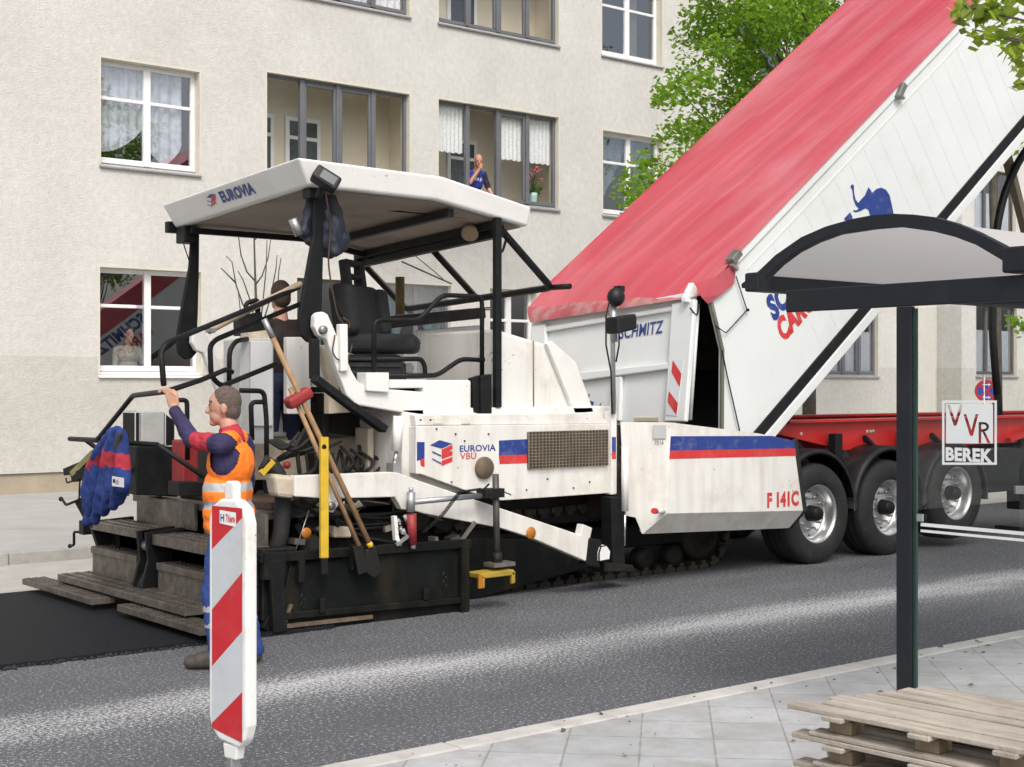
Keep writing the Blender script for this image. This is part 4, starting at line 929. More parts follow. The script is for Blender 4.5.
# tow arms
ta = [(294.8, 475.8), (391.5, 472), (399, 473), (420, 481), (482, 502), (580.5, 535), (583, 524), (592.5, 528), (590, 540), (587.5, 562), (531, 537.5), (501, 528), (423.5, 513.5), (415, 511), (402, 509.5), (395, 497), (340, 498.5), (338, 506), (333, 513), (328, 511), (325, 498.5), (294.8, 496.5)]
ar = MB().pxprism(ta, 9.12, 9.20, WHITE).build("tow_arm", PV, bevel=.008)
tw_ = px3(ta, 9.12); MB().prism([V((p.x, mir(9.20), p.z)) for p in tw_], (0, .08, 0), WHITE).build("tow_arm", PV, bevel=.008)
q = MB().lathe([(0, -.004), (.05, -.004), (.052, .0)], P(531, 533, 9.115), (0, 1, 0), ORNG, 18); q.build("reflector", ar)
q = MB().lathe([(0, -.02), (.03, -.02), (.034, .0)], P(331, 506, 9.115), (0, 1, 0), STEEL, 12); q.build("pivot_pin", ar)
MB().pxprism([(590, 538), (602, 540), (600, 568), (587, 565)], 9.1, 9.22, BLACK).pxprism([(601, 546), (607, 545), (611, 551), (610, 560), (599, 562), (599, 553)], 9.08, 9.2, WHITE2).build("arm_end_block", ar, bevel=.01)
MB().pxprism([(274, 474), (295, 476), (295, 499), (278, 497)], 9.14, 9.3, CREAM).build("arm_buffer", ar, bevel=.03)
# white cylinder and rear face of the body
q = MB().tube([P(398.5, 416, 9.22), P(396.5, 451, 9.22)], .042, WHITE2, 16); q.tube([P(396.5, 451, 9.22), P(394, 466, 9.22)], .016, CHROME, 10); q.box(P(395, 475, 9.2).x - .035, P(395, 475, 9.2).x + .035, 9.17, 9.27, P(395, 478, 9.2).z, P(395, 463, 9.2).z, GALV); q.build("lift_cylinder", PV)
MB().pxprism([(368, 428), (374, 428), (374, 473), (368, 473)], 9.75, 9.95, CREAM).pxprism([(377, 434), (391, 434), (391, 474), (377, 474)], 9.8, 10.1, CREAM).pxprism([(285, 441), (352, 437), (372, 452), (372, 478), (285, 480)], 10.15, 10.25, CREAM).pxprism([(253, 437), (288, 437), (290, 480), (253, 480)], 10.2, 10.3, CREAM).build_each("inner_plate", PV, bevel=.01)
# hoses
rg = random.Random(3); hs_ = MB()
for i in range(6):
    a = P(306 + 4 * i, 428 + 2 * i, 9.8 + .05 * i); b = P(268 + 2 * i, 474 - 3 * i, 9.75)
    hs_.tube(fillet([a, a.lerp(b, .4) + V((0, 0, -.05 - .03 * rg.random())), b.lerp(a, .2) + V((0, 0, .02)), b], .1, 6), .017, RUBBER, 7)
for i in range(8):
    x0 = 296 + 9 * i; pts = [P(x0, 450 + rg.uniform(-8, 6), 9.85), P(x0 + 4, 474 + rg.uniform(-6, 6), 9.8), P(x0 + 18, 476 + rg.uniform(-8, 4), 9.75), P(x0 + 26, 452 + rg.uniform(-10, 10), 9.85)]
    hs_.tube(fillet(pts, .14, 6), rg.choice((.012, .015, .018)), RUBBER, 7)
for i in range(5):
    x0 = 340 + 10 * i; hs_.tube(fillet([P(x0, 446 + 3 * i, 9.8), P(x0 + 16, 462, 9.7), P(x0 + 4, 474, 9.75), P(x0 + 22, 474 - 4 * i, 9.9)], .1, 6), .014, RUBBER, 7)
hs_.build_each("hose", PV)
MB().tube(fillet([P(262, 462, 9.35), P(277, 470, 9.3), P(284, 500, 9.3), P(280, 540, 9.3), P(272, 556, 9.35)], .15, 6), .062, RUBBER, 12).build("exhaust_hose", PV)
MB().bar(P(261, 474, 9.2), P(273, 461, 9.2), .03, .04, YEL).bar(P(262, 468, 9.2), P(270, 460, 9.2), .02, .02, BLACK).build("yellow_tag", PV)
MB().tube([P(270, 466, 9.4), P(283, 484, 9.4)], .012, REDT, 6).ball(P(287, 465, 9.5), .03, REDT).build("valve_handle", PV)
# lower mechanics in the gap
lm = MB().box(5.2, 6.9, 9.55, 9.75, .62, .84, DKGRN).pxprism([(300, 505), (370, 512), (400, 545), (290, 550)], 9.45, 9.6, DARK).pxprism([(355, 500), (392, 505), (392, 548), (360, 548)], 9.4, 9.6, BLACK)
lm.tube([P(299, 508, 9.3), P(303, 508, 9.55)], .075, DARK, 16); lm.tube([P(298.5, 508, 9.29), P(300, 508, 9.35)], .04, BLACK, 14); lm.tube([P(310, 545, 9.3), P(314, 545, 9.5)], .08, DARK, 16)
lm.tube([P(309, 510, 9.25), P(294, 556, 9.25)], .006, STEEL, 5)
lm.build("screed_linkage", PV, bevel=0)
MB().lathe([(0, -.004), (.04, -.004), (.042, 0)], P(306.5, 533, 9.2), (0, 1, 0), ORNG, 16).build("reflector", PV)
MB().pxprism([(334, 526), (352, 527), (352, 538), (334, 538)], 9.3, 9.4, CREAM).build("junction_box", PV, bevel=.015)
# screed body, steps and walkways
MB().box(5.24, 6.85, 9.3, 11.9, .03, .34, DARK).box(5.0, 5.3, 9.6, 11.6, .1, .58, DARK).build("screed_body", PV, bevel=.02)
sp = MB().pxprism([(290, 566), (468, 546), (468, 613), (458, 615), (273, 635.5), (262, 628), (285, 590)], 9.10, 9.16, DKGRN)
sp.bar(P(259, 558.5, 9.08), P(470, 543, 9.08), .05, .07, DKGRN); sp.bar(P(285, 616, 9.07), P(460, 600, 9.07), .04, .05, DKGRN); sp.bar(P(464, 546, 9.06), P(464, 614, 9.06), .05, .08, DKGRN, (1, 0, 0))
sp.bar(P(262, 566, 9.07), P(284, 566, 9.07), .06, .2, BLACK); sp.bar(P(275, 560, 9.06), P(279, 632, 9.06), .05, .11, BLACK, (1, 0, 0)); sp.bar(P(301, 560, 9.06), P(300, 582, 9.06), .05, .05, BLACK, (1, 0, 0)); sp.bar(P(353, 545, 9.06), P(353, 570, 9.06), .05, .05, BLACK, (1, 0, 0))
sp.bar(P(322, 598, 9.05), P(322, 613, 9.05), .03, .05, BLACK, (1, 0, 0)); sp.bar(P(426, 588, 9.05), P(426, 600, 9.05), .03, .05, BLACK, (1, 0, 0))
side = sp.build("screed_side_plate", PV, bevel=.006)
SKID = mat('worn_skid', (.13, .095, .06), .7, 0, .3, 12, dirt=((.03, .022, .015), .8, 9)); q = MB().bar(P(286, 626, 9.08), P(372, 616.5, 9.08), .03, .03, SKID); q.bar(P(284, 624, 9.07), P(291, 604, 9.07), .02, .025, SKID); q.build("skid_edge", side)
q = MB()
for x, y in ((302, 594), (444, 572)):
    for i in range(4): q.tube(fillet([P(x + (i % 2) * 2, y + i * 4, 9.05), P(x - 1 + 3 * (i % 2), y + 4 + i * 4, 9.05)], .01), .004, RUBBER, 5)
q.build_each("chain_link", side)
MB().box(4.88, 5.02, 9.16, 9.3, .16, .6, DARK).box(5.02, 5.3, 9.12, 9.4, .1, .62, BLACK).build("end_gate_post", PV, bevel=.01)
def tread(x0, x1, y0, y1, z, name="step", th_=.055):
    mb = MB().box(x0, x1, y0, y1, z - th_, z, TREAD); n = int((y1 - y0) / .07)
    for i in range(n):   # raised anti-slip lugs
        y = y0 + (y1 - y0) * (i + .5) / n
        for k in range(3): x = x0 + (x1 - x0) * (k + .5) / 3; mb.bar((x - .03, y - .012, z + .003), (x + .03, y + .012, z + .003), .012, .006, TREAD)
    return mb
bw = tread(4.56, 4.86, 9.42, 10.7, .20); wk = bw.build("walkway", PV, bevel=.006)
tread(4.56, 4.86, 10.72, 11.85, .20).build("walkway", PV, bevel=.006)
tread(4.46, 4.66, 8.98, 10.38, .125, th_=.05).build("walkway_plank", PV, bevel=.006); tread(4.42, 4.62, 10.78, 12.3, .125, th_=.05).build("walkway_plank", PV, bevel=.006)
MB().box(4.815, 4.84, 10.8, 11.72, .2, .374, TREAD).box(4.815, 4.84, 9.3, 10.42, .2, .359, TREAD).build_each("kick_plate", PV, bevel=.004)
tread(4.80, 5.0, 10.8, 11.72, .43).build("step", PV, bevel=.006); tread(4.80, 5.0, 9.3, 10.42, .415).build("step", PV, bevel=.006)
tread(4.82, 5.15, 10.72, 11.78, .64, th_=.07).build("step", PV, bevel=.006); tread(4.82, 5.15, 9.25, 10.54, .625, th_=.08).build("step", PV, bevel=.006)
MB().box(5.14, 5.17, 10.45, 11.55, .64, .86, TREAD).box(5.14, 5.17, 9.3, 10.28, .625, .85, TREAD).build_each("kick_plate", PV, bevel=.004)
MB().box(5.17, 6.4, 9.4, 11.7, .80, .86, TREAD).build("screed_deck", PV, bevel=.006)
hb = MB()
for y in (10.56, 10.72): hb.prism([(4.78, y, .64), (5.1, y, .66), (5.1, y, .2), (4.86, y, .12), (4.74, y, .2), (4.80, y, .42)], (0, .035, 0), BLACK)
hb.tube([(4.84, 10.6, .52), (4.84, 10.72, .52)], .04, STEEL, 12); hb.tube([(4.8, 10.64, .3), (4.72, 10.64, .14)], .02, BLACK, 8)
hb.build_each("hinge_arm", PV)
MB().box(5.0, 5.2, 9.3, 11.75, .1, .60, DARK).prism([(4.8, 11.74, .64), (5.2, 11.74, .66), (5.2, 11.74, .2), (4.95, 11.74, .2)], (0, .05, 0), BLACK).build("step_frame", PV)
# cabinets on the screed deck
c0, c1 = P(135, 495, 11.45), P(165, 495, 11.45)
cab = MB().pxprism([(136, 446), (178, 447), (178, 497), (136, 495)], 11.0, 11.4, BLACK).build("screed_cabinet", PV, bevel=.01)
MB().pxprism([(141.5, 411.5), (164.5, 411), (164.5, 445), (141.5, 445)], 11.0, 11.3, GREYP).pxprism([(135, 412), (141, 411.5), (141, 445), (135, 445)], 11.05, 11.3, DKGRN).pxprism([(165, 413), (175, 420), (175, 446), (165, 446)], 11.0, 11.3, BLACK).build("display_box", cab, bevel=.008)
MB().pxprism([(182, 440), (199, 440), (199, 490), (182, 490)], 10.5, 10.7, REDT).build("gas_bottle_box", PV, bevel=.02)
MB().pxprism([(179, 482), (206, 482), (206, 496), (179, 496)], 10.25, 10.45, BLACK).build("bottle_tray", PV, bevel=.006)
MB().pxprism([(124, 433), (129.5, 433), (129.5, 496), (124, 496)], 11.6, 11.65, GALV).build("upright_post", PV, bevel=.004)
MB().box(5.3, 5.7, 9.5, 10.3, .86, .92, mat("red_brown_plate", (.09, .05, .035), .7, 0, .2, 6)).build("deck_plate", PV, bevel=.006)
gc = MB().pxprism([(240, 339), (274, 338), (274, 445), (240, 445)], 9.80, 10.08, GREYP); gcab = gc.build("switch_cabinet", PV, bevel=.012)
MB().pxprism([(251, 341), (273, 341), (273, 426), (251, 426)], 9.775, 9.797, mat("light_panel", (.60, .60, .60), .4, 0, .05, 5)).build("cabinet_door", gcab, bevel=.006)
MB().bar(P(244, 337, 9.9), P(268, 334, 9.9), .14, .06, CREAM).pxprism([(239, 316), (262, 312), (264, 334), (240, 336)], 9.95, 10.05, BLACK).tube(fillet([P(246, 315, 10.), P(246, 303, 10.), P(258, 300, 10.), P(258, 313, 10.)], .03), .02, BLACK, 8).build("control_box", gcab)
MB().box(6.0, 6.06, 9.9, 11.4, .86, 1.74, DARK).box(5.62, 6.0, 10.75, 11.6, .86, 1.25, DARK).pxprism([(255, 400), (287, 398), (287, 438), (255, 440)], 10.3, 10.5, GREYP).pxprism([(250, 404), (256, 403), (256, 470), (250, 470)], 10.2, 10.3, BLACK).pxprism([(255, 432), (287, 432), (287, 437), (255, 437)], 10.15, 10.3, GALV).build_each("rear_housing", PV, bevel=.01)
# handrails of the screed
HAND = V((4.02, 8.57, 1.765))
hr = MB(); tb_ = .019
hr.tube(fillet([HAND + V((-.02, .0, .04)), PX(161, 352, 4.02), PX(166.5, 343, 4.06), P(241.5, 312, 9.15), P(299, 287, 9.5)], .05), tb_, BLACK, 10)
hr.tube(fillet([V((4.5, 9.75, 1.37)), V((4.44, 11.3, 1.37)), PX(97, 440, 4.40), PX(133, 395.5, 4.3), HAND, P(201, 380, 8.95), P(226, 369.5, 9.2), P(232, 372, 9.25)], .06), tb_, BLACK, 10)
hr.tube(fillet([P(300, 304, 9.55), P(216, 339.5, 9.2), P(210, 346, 9.18), P(211, 376, 9.18), P(221, 386.5, 9.2), P(276, 364, 9.5)], .06), tb_, BLACK, 10)
hr.tube(fillet([P(229, 386, 9.6), P(229.5, 350, 9.6), P(236, 341, 9.65), P(247, 339, 9.8)], .06), tb_, BLACK, 10)
hr.tube(fillet([P(178, 400, 10.3), P(187, 400, 10.3), P(187.5, 460, 10.3)], .05), tb_, BLACK, 10)
hr.tube(fillet([P(240, 390.5, 9.5), P(264, 391, 9.5), P(266.5, 420, 9.5), P(266.5, 470, 9.5)], .05), tb_, BLACK, 10)
hr.tube(fillet([P(252, 440, 9.5), P(251, 405, 9.5), P(254, 402, 9.5), P(266, 402, 9.5)], .05), tb_, BLACK, 10)
hr.tube([V((4.5, 9.75, 1.37)), V((5.2, 9.75, .9))], tb_, BLACK, 10); hr.tube([V((4.46, 11.0, 1.37)), V((5.2, 11.2, .88))], tb_, BLACK, 10)
hr.build_each("handrail", PV)
# levelling spindle, cross tube, sensor mast with yellow ski, cable
q = MB().tube([P(410.5, 512, 9.02), P(411, 492, 9.02)], .034, GALV, 14); q.tube([P(411, 492, 9.02), P(411, 487.5, 9.02)], .018, GALV, 10); q.tube([P(413, 545, 9.02), P(411, 514, 9.02)], [.03, .042], REDT, 14); q.tube([P(413, 549, 9.02), P(413, 543, 9.02)], .022, GALV, 10)
spn = q.build("levelling_spindle", PV)
q = MB().tube([P(414, 502, 9.0), P(482, 495.5, 9.0)], .022, GALV, 10); q.box(P(481, 495, 9).x, P(500, 495, 9).x, 8.94, 9.06, P(481, 498, 9).z, P(481, 489, 9).z, DARK); q.tube([P(481, 492, 8.97), P(489, 484, 8.97)], .008, BLACK, 6); q.tube([P(500, 490, 8.97), P(511, 495, 8.97)], .006, STEEL, 6); q.build("cross_tube", PV)
q = MB().tube([P(495.5, 474, 9.0), P(497, 556, 9.0)], .027, mat("sensor_mast_steel", (.09, .085, .08), .5, .5, .2, 8), 12); q.tube([P(497, 552, 9.0), P(497.5, 565, 9.0)], .04, DARK, 12); q.box(P(489, 565, 9).x, P(510, 565, 9).x, 8.93, 9.07, P(489, 567, 9).z, P(489, 563, 9).z, STEEL); mst = q.build("sensor_mast", PV)
SKI = mat("dirty_yellow", (.40, .27, .03), .55, 0, .15, 8, dirt=((.08, .06, .03), .8, 9))
q = MB().pxprism([(480, 574), (514, 569.5), (515.5, 575), (481, 579)], 8.9, 9.08, SKI).pxprism([(480, 577), (485, 576), (485, 588), (480, 588)], 8.9, 8.93, SKI).pxprism([(512, 572), (515.5, 571), (515.5, 583), (512, 584)], 8.9, 8.93, SKI); q.build("yellow_ski", mst, bevel=.006)
q = MB().pxprism([(479, 575), (482, 574.6), (484, 588), (479, 588.5)], 8.885, 8.9, ORNG); q.build("end_marker", mst)
pts = []
c_ = [P(481, 489, 8.96), P(460, 492, 8.96), P(450, 505, 8.97), P(440, 518, 8.98), P(424, 532, 9.0)]
for i in range(200):
    s = i / 199 * (len(c_) - 1); k = min(int(s), len(c_) - 2); p = c_[k].lerp(c_[k + 1], s - k); a = i * 1.25; pts.append(p + V((math.cos(a) * .013, math.sin(a) * .013, math.sin(a) * .006)))
q = MB().tube(pts, .004, BLACK, 5); q.build("coiled_cable", PV)
q = MB().bar(P(461, 541, 9.1), P(475, 522, 9.1), .02, .03, STEEL); q.build("stay_rod", PV)
# control box and cranks at the far screed end
q = MB().tube(fillet([PX(82, 532, 4.9), PX(74, 532, 4.9), PX(74, 545, 4.9), PX(70, 546, 4.9)], .02), .012, BLACK, 6); q.ball(PX(70, 546, 4.9), .02, BLACK); q.box(4.85, 4.95, 12.0, 12.1, .5, .62, BLACK)
q.tube(fillet([PX(79, 500, 4.9), PX(66, 505, 4.9), PX(62, 499, 4.9)], .02), .012, BLACK, 6); q.ball(PX(61, 499, 4.9), .022, BLACK); q.bar(PX(78, 500, 4.95), PX(90, 522, 5.0), .04, .06, BLACK); q.build_each("hand_crank", PV)
q = MB().bar(PX(75, 474, 4.7), PX(97, 452, 4.8), .10, .05, mat("olive_box", (.20, .19, .08), .7, 0, .2, 10)); q.bar(PX(66, 472, 4.7), PX(88, 463, 4.75), .05, .06, BLACK); q.bar(PX(75, 478, 4.7), PX(90, 470, 4.75), .08, .07, BLACK); q.tube(fillet([PX(66, 478, 4.7), PX(67, 483, 4.7), PX(80, 478, 4.7), PX(79, 500, 4.8)], .05), .008, RUBBER, 5); q.build("remote_control", PV)

# cables on the roof leg, fittings by the spindle, auger drive behind the screed rail
CAB = mat("brown_cable", (.07, .035, .022), .7)
q = MB(); q.tube(fillet(px3([(325, 190), (331, 225), (328, 262), (332, 290), (338, 318), (349, 329), (350, 322), (343, 318)], 9.44), .08), .007, CAB, 6); q.tube(fillet(px3([(335, 335), (332, 352), (338, 361), (349, 358), (352, 345)], 9.38), .06), .006, CAB, 6); q.tube(fillet(px3([(330, 288), (337, 305), (345, 322), (349, 335)], 9.5), .1), .012, BLACK, 6)
q.tube(px3([(184, 230), (184, 245), (189, 260)], 11.6), .006, BLACK, 5); q.build_each("cable", PV)
q = MB()
for i, (x, y) in enumerate(((398, 520), (403, 530), (397, 538), (405, 516), (400, 527))): q.tube([P(x, y, 9.03), P(x + 3, y + 5 + i, 9.06)], .016, (CHROME, GALV, WHITE2, GALV, CHROME)[i], 8)
q.bar(P(396, 545, 9.03), P(408, 536, 9.03), .02, .025, GALV); q.bar(P(394, 516, 9.05), P(396, 540, 9.05), .03, .04, WHITE2, (0, 1, 0)); q.build_each("spindle_fitting", PV)
q = MB(); rg = random.Random(21)
for i in range(26):
    x, y = rg.uniform(285, 455), rg.uniform(500, 552); c = P(x, y, rg.uniform(9.3, 9.5)); s_ = rg.uniform(.03, .09); M_ = Matrix.Translation(c) @ Matrix.Rotation(rg.uniform(0, 3), 4, 'Y')
    if i % 3: q.box(-s_, s_, -.05, .05, -s_ * .5, s_ * .5, rg.choice((DARK, BLACK, DKGRN, STEEL)) if i % 5 else CREAM, M_)
    else: q.tube([c, c + V((rg.uniform(-.25, .25), .05, rg.uniform(-.1, .1)))], s_ * .35, rg.choice((DARK, STEEL, RUBBER)), 8)
q.build_each("screed_fitting", PV)
q = MB()
for i in range(7):
    a, b = P(rg.uniform(270, 330), rg.uniform(470, 500), 9.4), P(rg.uniform(340, 420), rg.uniform(505, 545), 9.35); m_ = a.lerp(b, .5) + V((0, 0, -.16)); q.tube(fillet([a, m_, b], .3, 8), .012, RUBBER, 6)
for i in range(4):
    a, b = P(268 + 3 * i, 440, 9.7), P(300 + 14 * i, 432 + 3 * i, 9.6); q.tube(fillet([a, a.lerp(b, .5) + V((0, 0, -.12)), b], .3, 8), .014, RUBBER, 6)
q.build_each("hose", PV)

MB().pxprism([(313, 402), (399, 412), (399, 442), (313, 430)], 10.02, 10.1, VOID).build("shade_backing", PV)  # black sheet added to stand in for the shade behind the hoses
# ---------------------------------------------------------------- tipped dump trailer
TR = thing("dump_trailer", "white tipping semi-trailer raised behind the paver, red tarpaulin over its load, on a red chassis", "trailer", (13, 10.5, 0))
YN, YFAR = 9.25, 11.75
def tarp_mat(ang):
    m = mat("red_tarpaulin", (.47, .048, .068), .5, 0, .06, 1.5, spec=.5)
    n = m.node_tree.nodes; L = m.node_tree.links; b = n["Principled BSDF"]; src = b.inputs['Base Color'].links[0].from_socket
    tc = n.new("ShaderNodeTexCoord"); mp = n.new("ShaderNodeMapping"); mp.inputs['Rotation'].default_value = (0, ang, rad(9))
    L.new(tc.outputs['Object'], mp.inputs[0])
    def nz(sc, det, loc):
        m2 = n.new("ShaderNodeMapping"); m2.inputs['Scale'].default_value = sc; m2.inputs['Location'].default_value = loc; L.new(mp.outputs[0], m2.inputs[0])
        t = n.new("ShaderNodeTexNoise"); t.inputs['Scale'].default_value = 1; t.inputs['Detail'].default_value = det; t.inputs['Roughness'].default_value = .6; L.new(m2.outputs[0], t.inputs['Vector']); return t.outputs[0]
    out = src
    for sc, det, loc, lo, hi, amt, c in (((.22, 2.6, .2), 6, (0, 0, 0), .36, .80, .45, (.60, .22, .25)), ((.45, 11, .4), 4, (4, 2, 0), .50, .78, .22, (.66, .34, .37)), ((.5, .8, .5), 5, (9, 5, 2), .50, .72, .35, (.64, .30, .33))):
        r = n.new("ShaderNodeMapRange"); r.inputs[1].default_value = lo; r.inputs[2].default_value = hi; r.inputs[4].default_value = amt; L.new(nz(sc, det, loc), r.inputs[0])
        mx = n.new("ShaderNodeMix"); mx.data_type = 'RGBA'; L.new(r.outputs[0], mx.inputs[0]); L.new(out, mx.inputs[6]); mx.inputs[7].default_value = (*c, 1); out = mx.outputs[2]
    L.new(out, b.inputs['Base Color'])
    bp = n.new("ShaderNodeBump"); bp.inputs['Strength'].default_value = .18; bp.inputs['Distance'].default_value = .03; L.new(nz((.5, 7, .5), 4, (1, 1, 1)), bp.inputs['Height']); L.new(bp.outputs[0], b.inputs['Normal'])
    return m
TARPD = mat("dusty_tarpaulin_hem", (.38, .085, .09), .6, 0, .15, 4, dirt=((.45, .33, .30), .85, 3.5), streak=((.5, .38, .36), .6, (6, 6, 2)))
ang = math.atan2(P(1024, 120, YN).z - P(758, 433, YN).z, P(1024, 120, YN).x - P(758, 433, YN).x)
ca, sa = math.cos(ang), math.sin(ang)
TARP = tarp_mat(ang)
def an(p): return (p.x * ca + p.z * sa, -p.x * sa + p.z * ca)
def W3(a, n, y): return V((a * ca - n * sa, y, a * sa + n * ca))
nb = an(P(758, 433, YN))[1]; nt_ = (an(P(793, 192, YN))[1] + an(P(954, 30, YN))[1]) / 2 - .02
a0 = an(P(758, 433, YN))[0]; AM = a0 + 8.6
pts = [an(P(*q, YN)) for q in ((711, 303), (716.5, 326), (722, 350), (721.5, 428), (724, 446))]
top_r = an(P(735, 262, YN)); side_an = [(top_r[0], nt_)] + pts + [(pts[-1][0] + .15, nb), (AM, nb), (AM, nt_)]
sd1 = MB().prism([W3(a, n, YN) for a, n in side_an], (0, .045, 0), TRUCKW).build("body_side", TR, bevel=.006)
sd2 = MB().prism([W3(a, n, YFAR - .045) for a, n in side_an], (0, .045, 0), TRUCKW).build("body_side", TR, bevel=.006)
inn = MB()
for y, s in ((YN + .050, 1), (YFAR - .050, -1)): inn.prism([W3(a + (.03 if i < 6 else 0), n, y) for i, (a, n) in enumerate(side_an)], (0, .01 * s, 0), VOID)
inn.prism([W3(a0 - .1, nb + .05, YN + .06), W3(AM, nb + .05, YN + .06), W3(AM, nb + .02, YN + .06), W3(a0 - .1, nb + .02, YN + .06)], (0, YFAR - YN - .12, 0), VOID)
inn.prism([W3(AM - .05, nb, YN + .06), W3(AM, nb, YN + .06), W3(AM, nt_, YN + .06), W3(AM - .05, nt_, YN + .06)], (0, YFAR - YN - .12, 0), TRUCKW)
inn.prism([W3(pts[2][0] + .9, nb + .05, YN + .07), W3(AM - .1, nb + .05, YN + .07), W3(AM - .1, nb + .9, YN + .07), W3(pts[2][0] + 1.6, nb + .75, YN + .07)], (0, YFAR - YN - .14, 0), BITUM)
inn.build("load_space", TR)
rl = MB().prism([W3(a, n, YN - .02) for a, n in ((a0 - .15, nb - .06), (AM, nb - .06), (AM, nb + .05), (a0 - .15, nb + .05))], (0, .06, 0), BLACK); rl.build("lower_rail", TR, bevel=.006)
rl = MB().prism([W3(a, n, YN - .03) for a, n in ((a0 - .3, nb - .17), (AM, nb - .17), (AM, nb - .064), (a0 - .2, nb - .064))], (0, .08, 0), TRUCKW).prism([W3(a0 - .3, nb - .15, YN + .06), W3(AM, nb - .15, YN + .06), W3(AM, nb, YN + .06), W3(a0 - .3, nb, YN + .06)], (0, YFAR - YN - .12, 0), mat("floor_underside", (.05, .05, .05), .7)); rl.build("lower_rail", TR, bevel=.01)
ur = MB().prism([W3(a, n, YN - .022) for a, n in ((top_r[0], nt_ - .055), (AM, nt_ - .055), (AM, nt_ + .03), (top_r[0], nt_ + .03))], (0, .07, 0), TRUCKW); ur.build("upper_rail", TR, bevel=.008)
SEAM = mat("panel_seam_grey", (.69, .715, .708), .5, 0, .03)
sm = MB(); k = top_r[0] + .55
while k < AM - .2:
    a_ = max(k, 0); sm.prism([W3(a_, nb + .06, YN - .0015), W3(a_ + .008, nb + .06, YN - .0015), W3(a_ + .008, nt_ - .18, YN - .0015), W3(a_, nt_ - .18, YN - .0015)], (0, .002, 0), SEAM); k += .30
sm.prism([W3(top_r[0] + .1, nt_ - .19, YN - .004), W3(AM, nt_ - .19, YN - .004), W3(AM, nt_ - .17, YN - .004), W3(top_r[0] + .1, nt_ - .17, YN - .004)], (0, .004, 0), SEAM); sm.build("panel_seam", sd1)
# lettering and elephant emblem on the side
R3, U3 = V((ca, 0, sa)), V((-sa, 0, ca))
tx = MB(); o1 = P(774.5, 322.5, YN); text_mb(tx, "SCHMITZ", o1, R3, U3, .27, BLUE, 1.12, .055, .12, .004); o2 = P(784, 343, YN)
text_mb(tx, "CARGO", o2, R3, U3, .25, RED, .80, .055, .12, .004); tx.build("lettering", sd1)
tx = MB(); q_ = V((o1.x + 1.5 * ca, YFAR, o1.z + 1.5 * sa)); text_mb(tx, "SCHMITZ", q_, -R3, U3, .30, BLUE, 1.4, .045, .12, .004); text_mb(tx, "CARGO", q_ - U3 * .36, -R3, U3, .28, RED, 1.1, .035, .12, .004); tx.build("lettering", sd2)
el = [(513, 70), (520, 60), (528, 65), (529, 100), (535, 125), (546, 140), (558, 126), (575, 108), (590, 73), (600, 86), (606, 97), (625, 80), (645, 75), (665, 84), (680, 107), (690, 150), (697, 185), (705, 235), (690, 262), (668, 262), (664, 232), (640, 228), (625, 262), (604, 262), (600, 205), (594, 185), (590, 170), (577, 163), (556, 175), (536, 181), (524, 176), (524, 172), (541, 171), (548, 164), (535, 150), (525, 122), (521, 85), (516, 78)]
em = MB().add([P(730 + x / 4.26, 170 + y / 4.26, YN - .003) for x, y in el], [tuple(range(len(el)))[::-1]], BLUE)
em.add([P(730 + x / 4.26, 170 + y / 4.26, YN - .003) for x, y in ((486, 207), (512, 180), (522, 200), (522, 215), (490, 215))], [(4, 3, 2, 1, 0)], BLUE); em.build("emblem", sd1)
N1, N0, F1 = P(694, 291, YN + .06), P(684, 421.5, YN + .06), P(532, 322, YFAR - .06)
F0 = N0 + (F1 - N1); e1 = (F1 - N1); nrm = e1.cross(N0 - N1).normalized(); nrm = nrm if nrm.x < 0 else -nrm
def tg_(px, py, lift=0.):
    C0 = V((0, 0, CH)); d = at_zc(px, py, 10) - C0; pn = N1 + nrm * lift; t = (pn - C0).dot(nrm) / d.dot(nrm); return C0 + d * t
# tarpaulin
tg = MB(); ar_, al_ = an(P(697, 284, YN - .03)), None
NA, NY = 150, 40; ra0 = an(P(697, 286, YN))[0] - .02; vs_ = []; fs_ = []
for i in range(NA + 1):
    for j in range(NY + 1):
        s, t = i / NA, j / NY; y = YN - .035 + (YFAR + .07 - YN) * t; a = ra0 + (AM - ra0) * s
        wr = .020 * noise.noise(V((a * .35 - y * .5, y * 1.3, 3))) + .014 * noise.noise(V((a * .5 - y * .8, y * 3.4, 9))) + .008 * noise.noise(V((a * .6 - y, y * 7.0, 1)))
        pk = .022 * math.sin(math.pi * t) - .006 * math.cos(a * 2 * math.pi / 1.15) * math.sin(math.pi * t)
        drop = 0
        if s * (AM - ra0) < .25: drop = 0
        tp = nt_ + .03 - max(0, (top_r[0] - a)) * .06
        edge_ = min(1, min(t, 1 - t) * 25)
        vs_.append(W3(a, tp + wr * edge_ + pk, y))
for i in range(NA):
    for j in range(NY): b = i * (NY + 1) + j; fs_.append((b, b + NY + 1, b + NY + 2, b + 1))
tg.add(vs_, fs_, TARP, True)
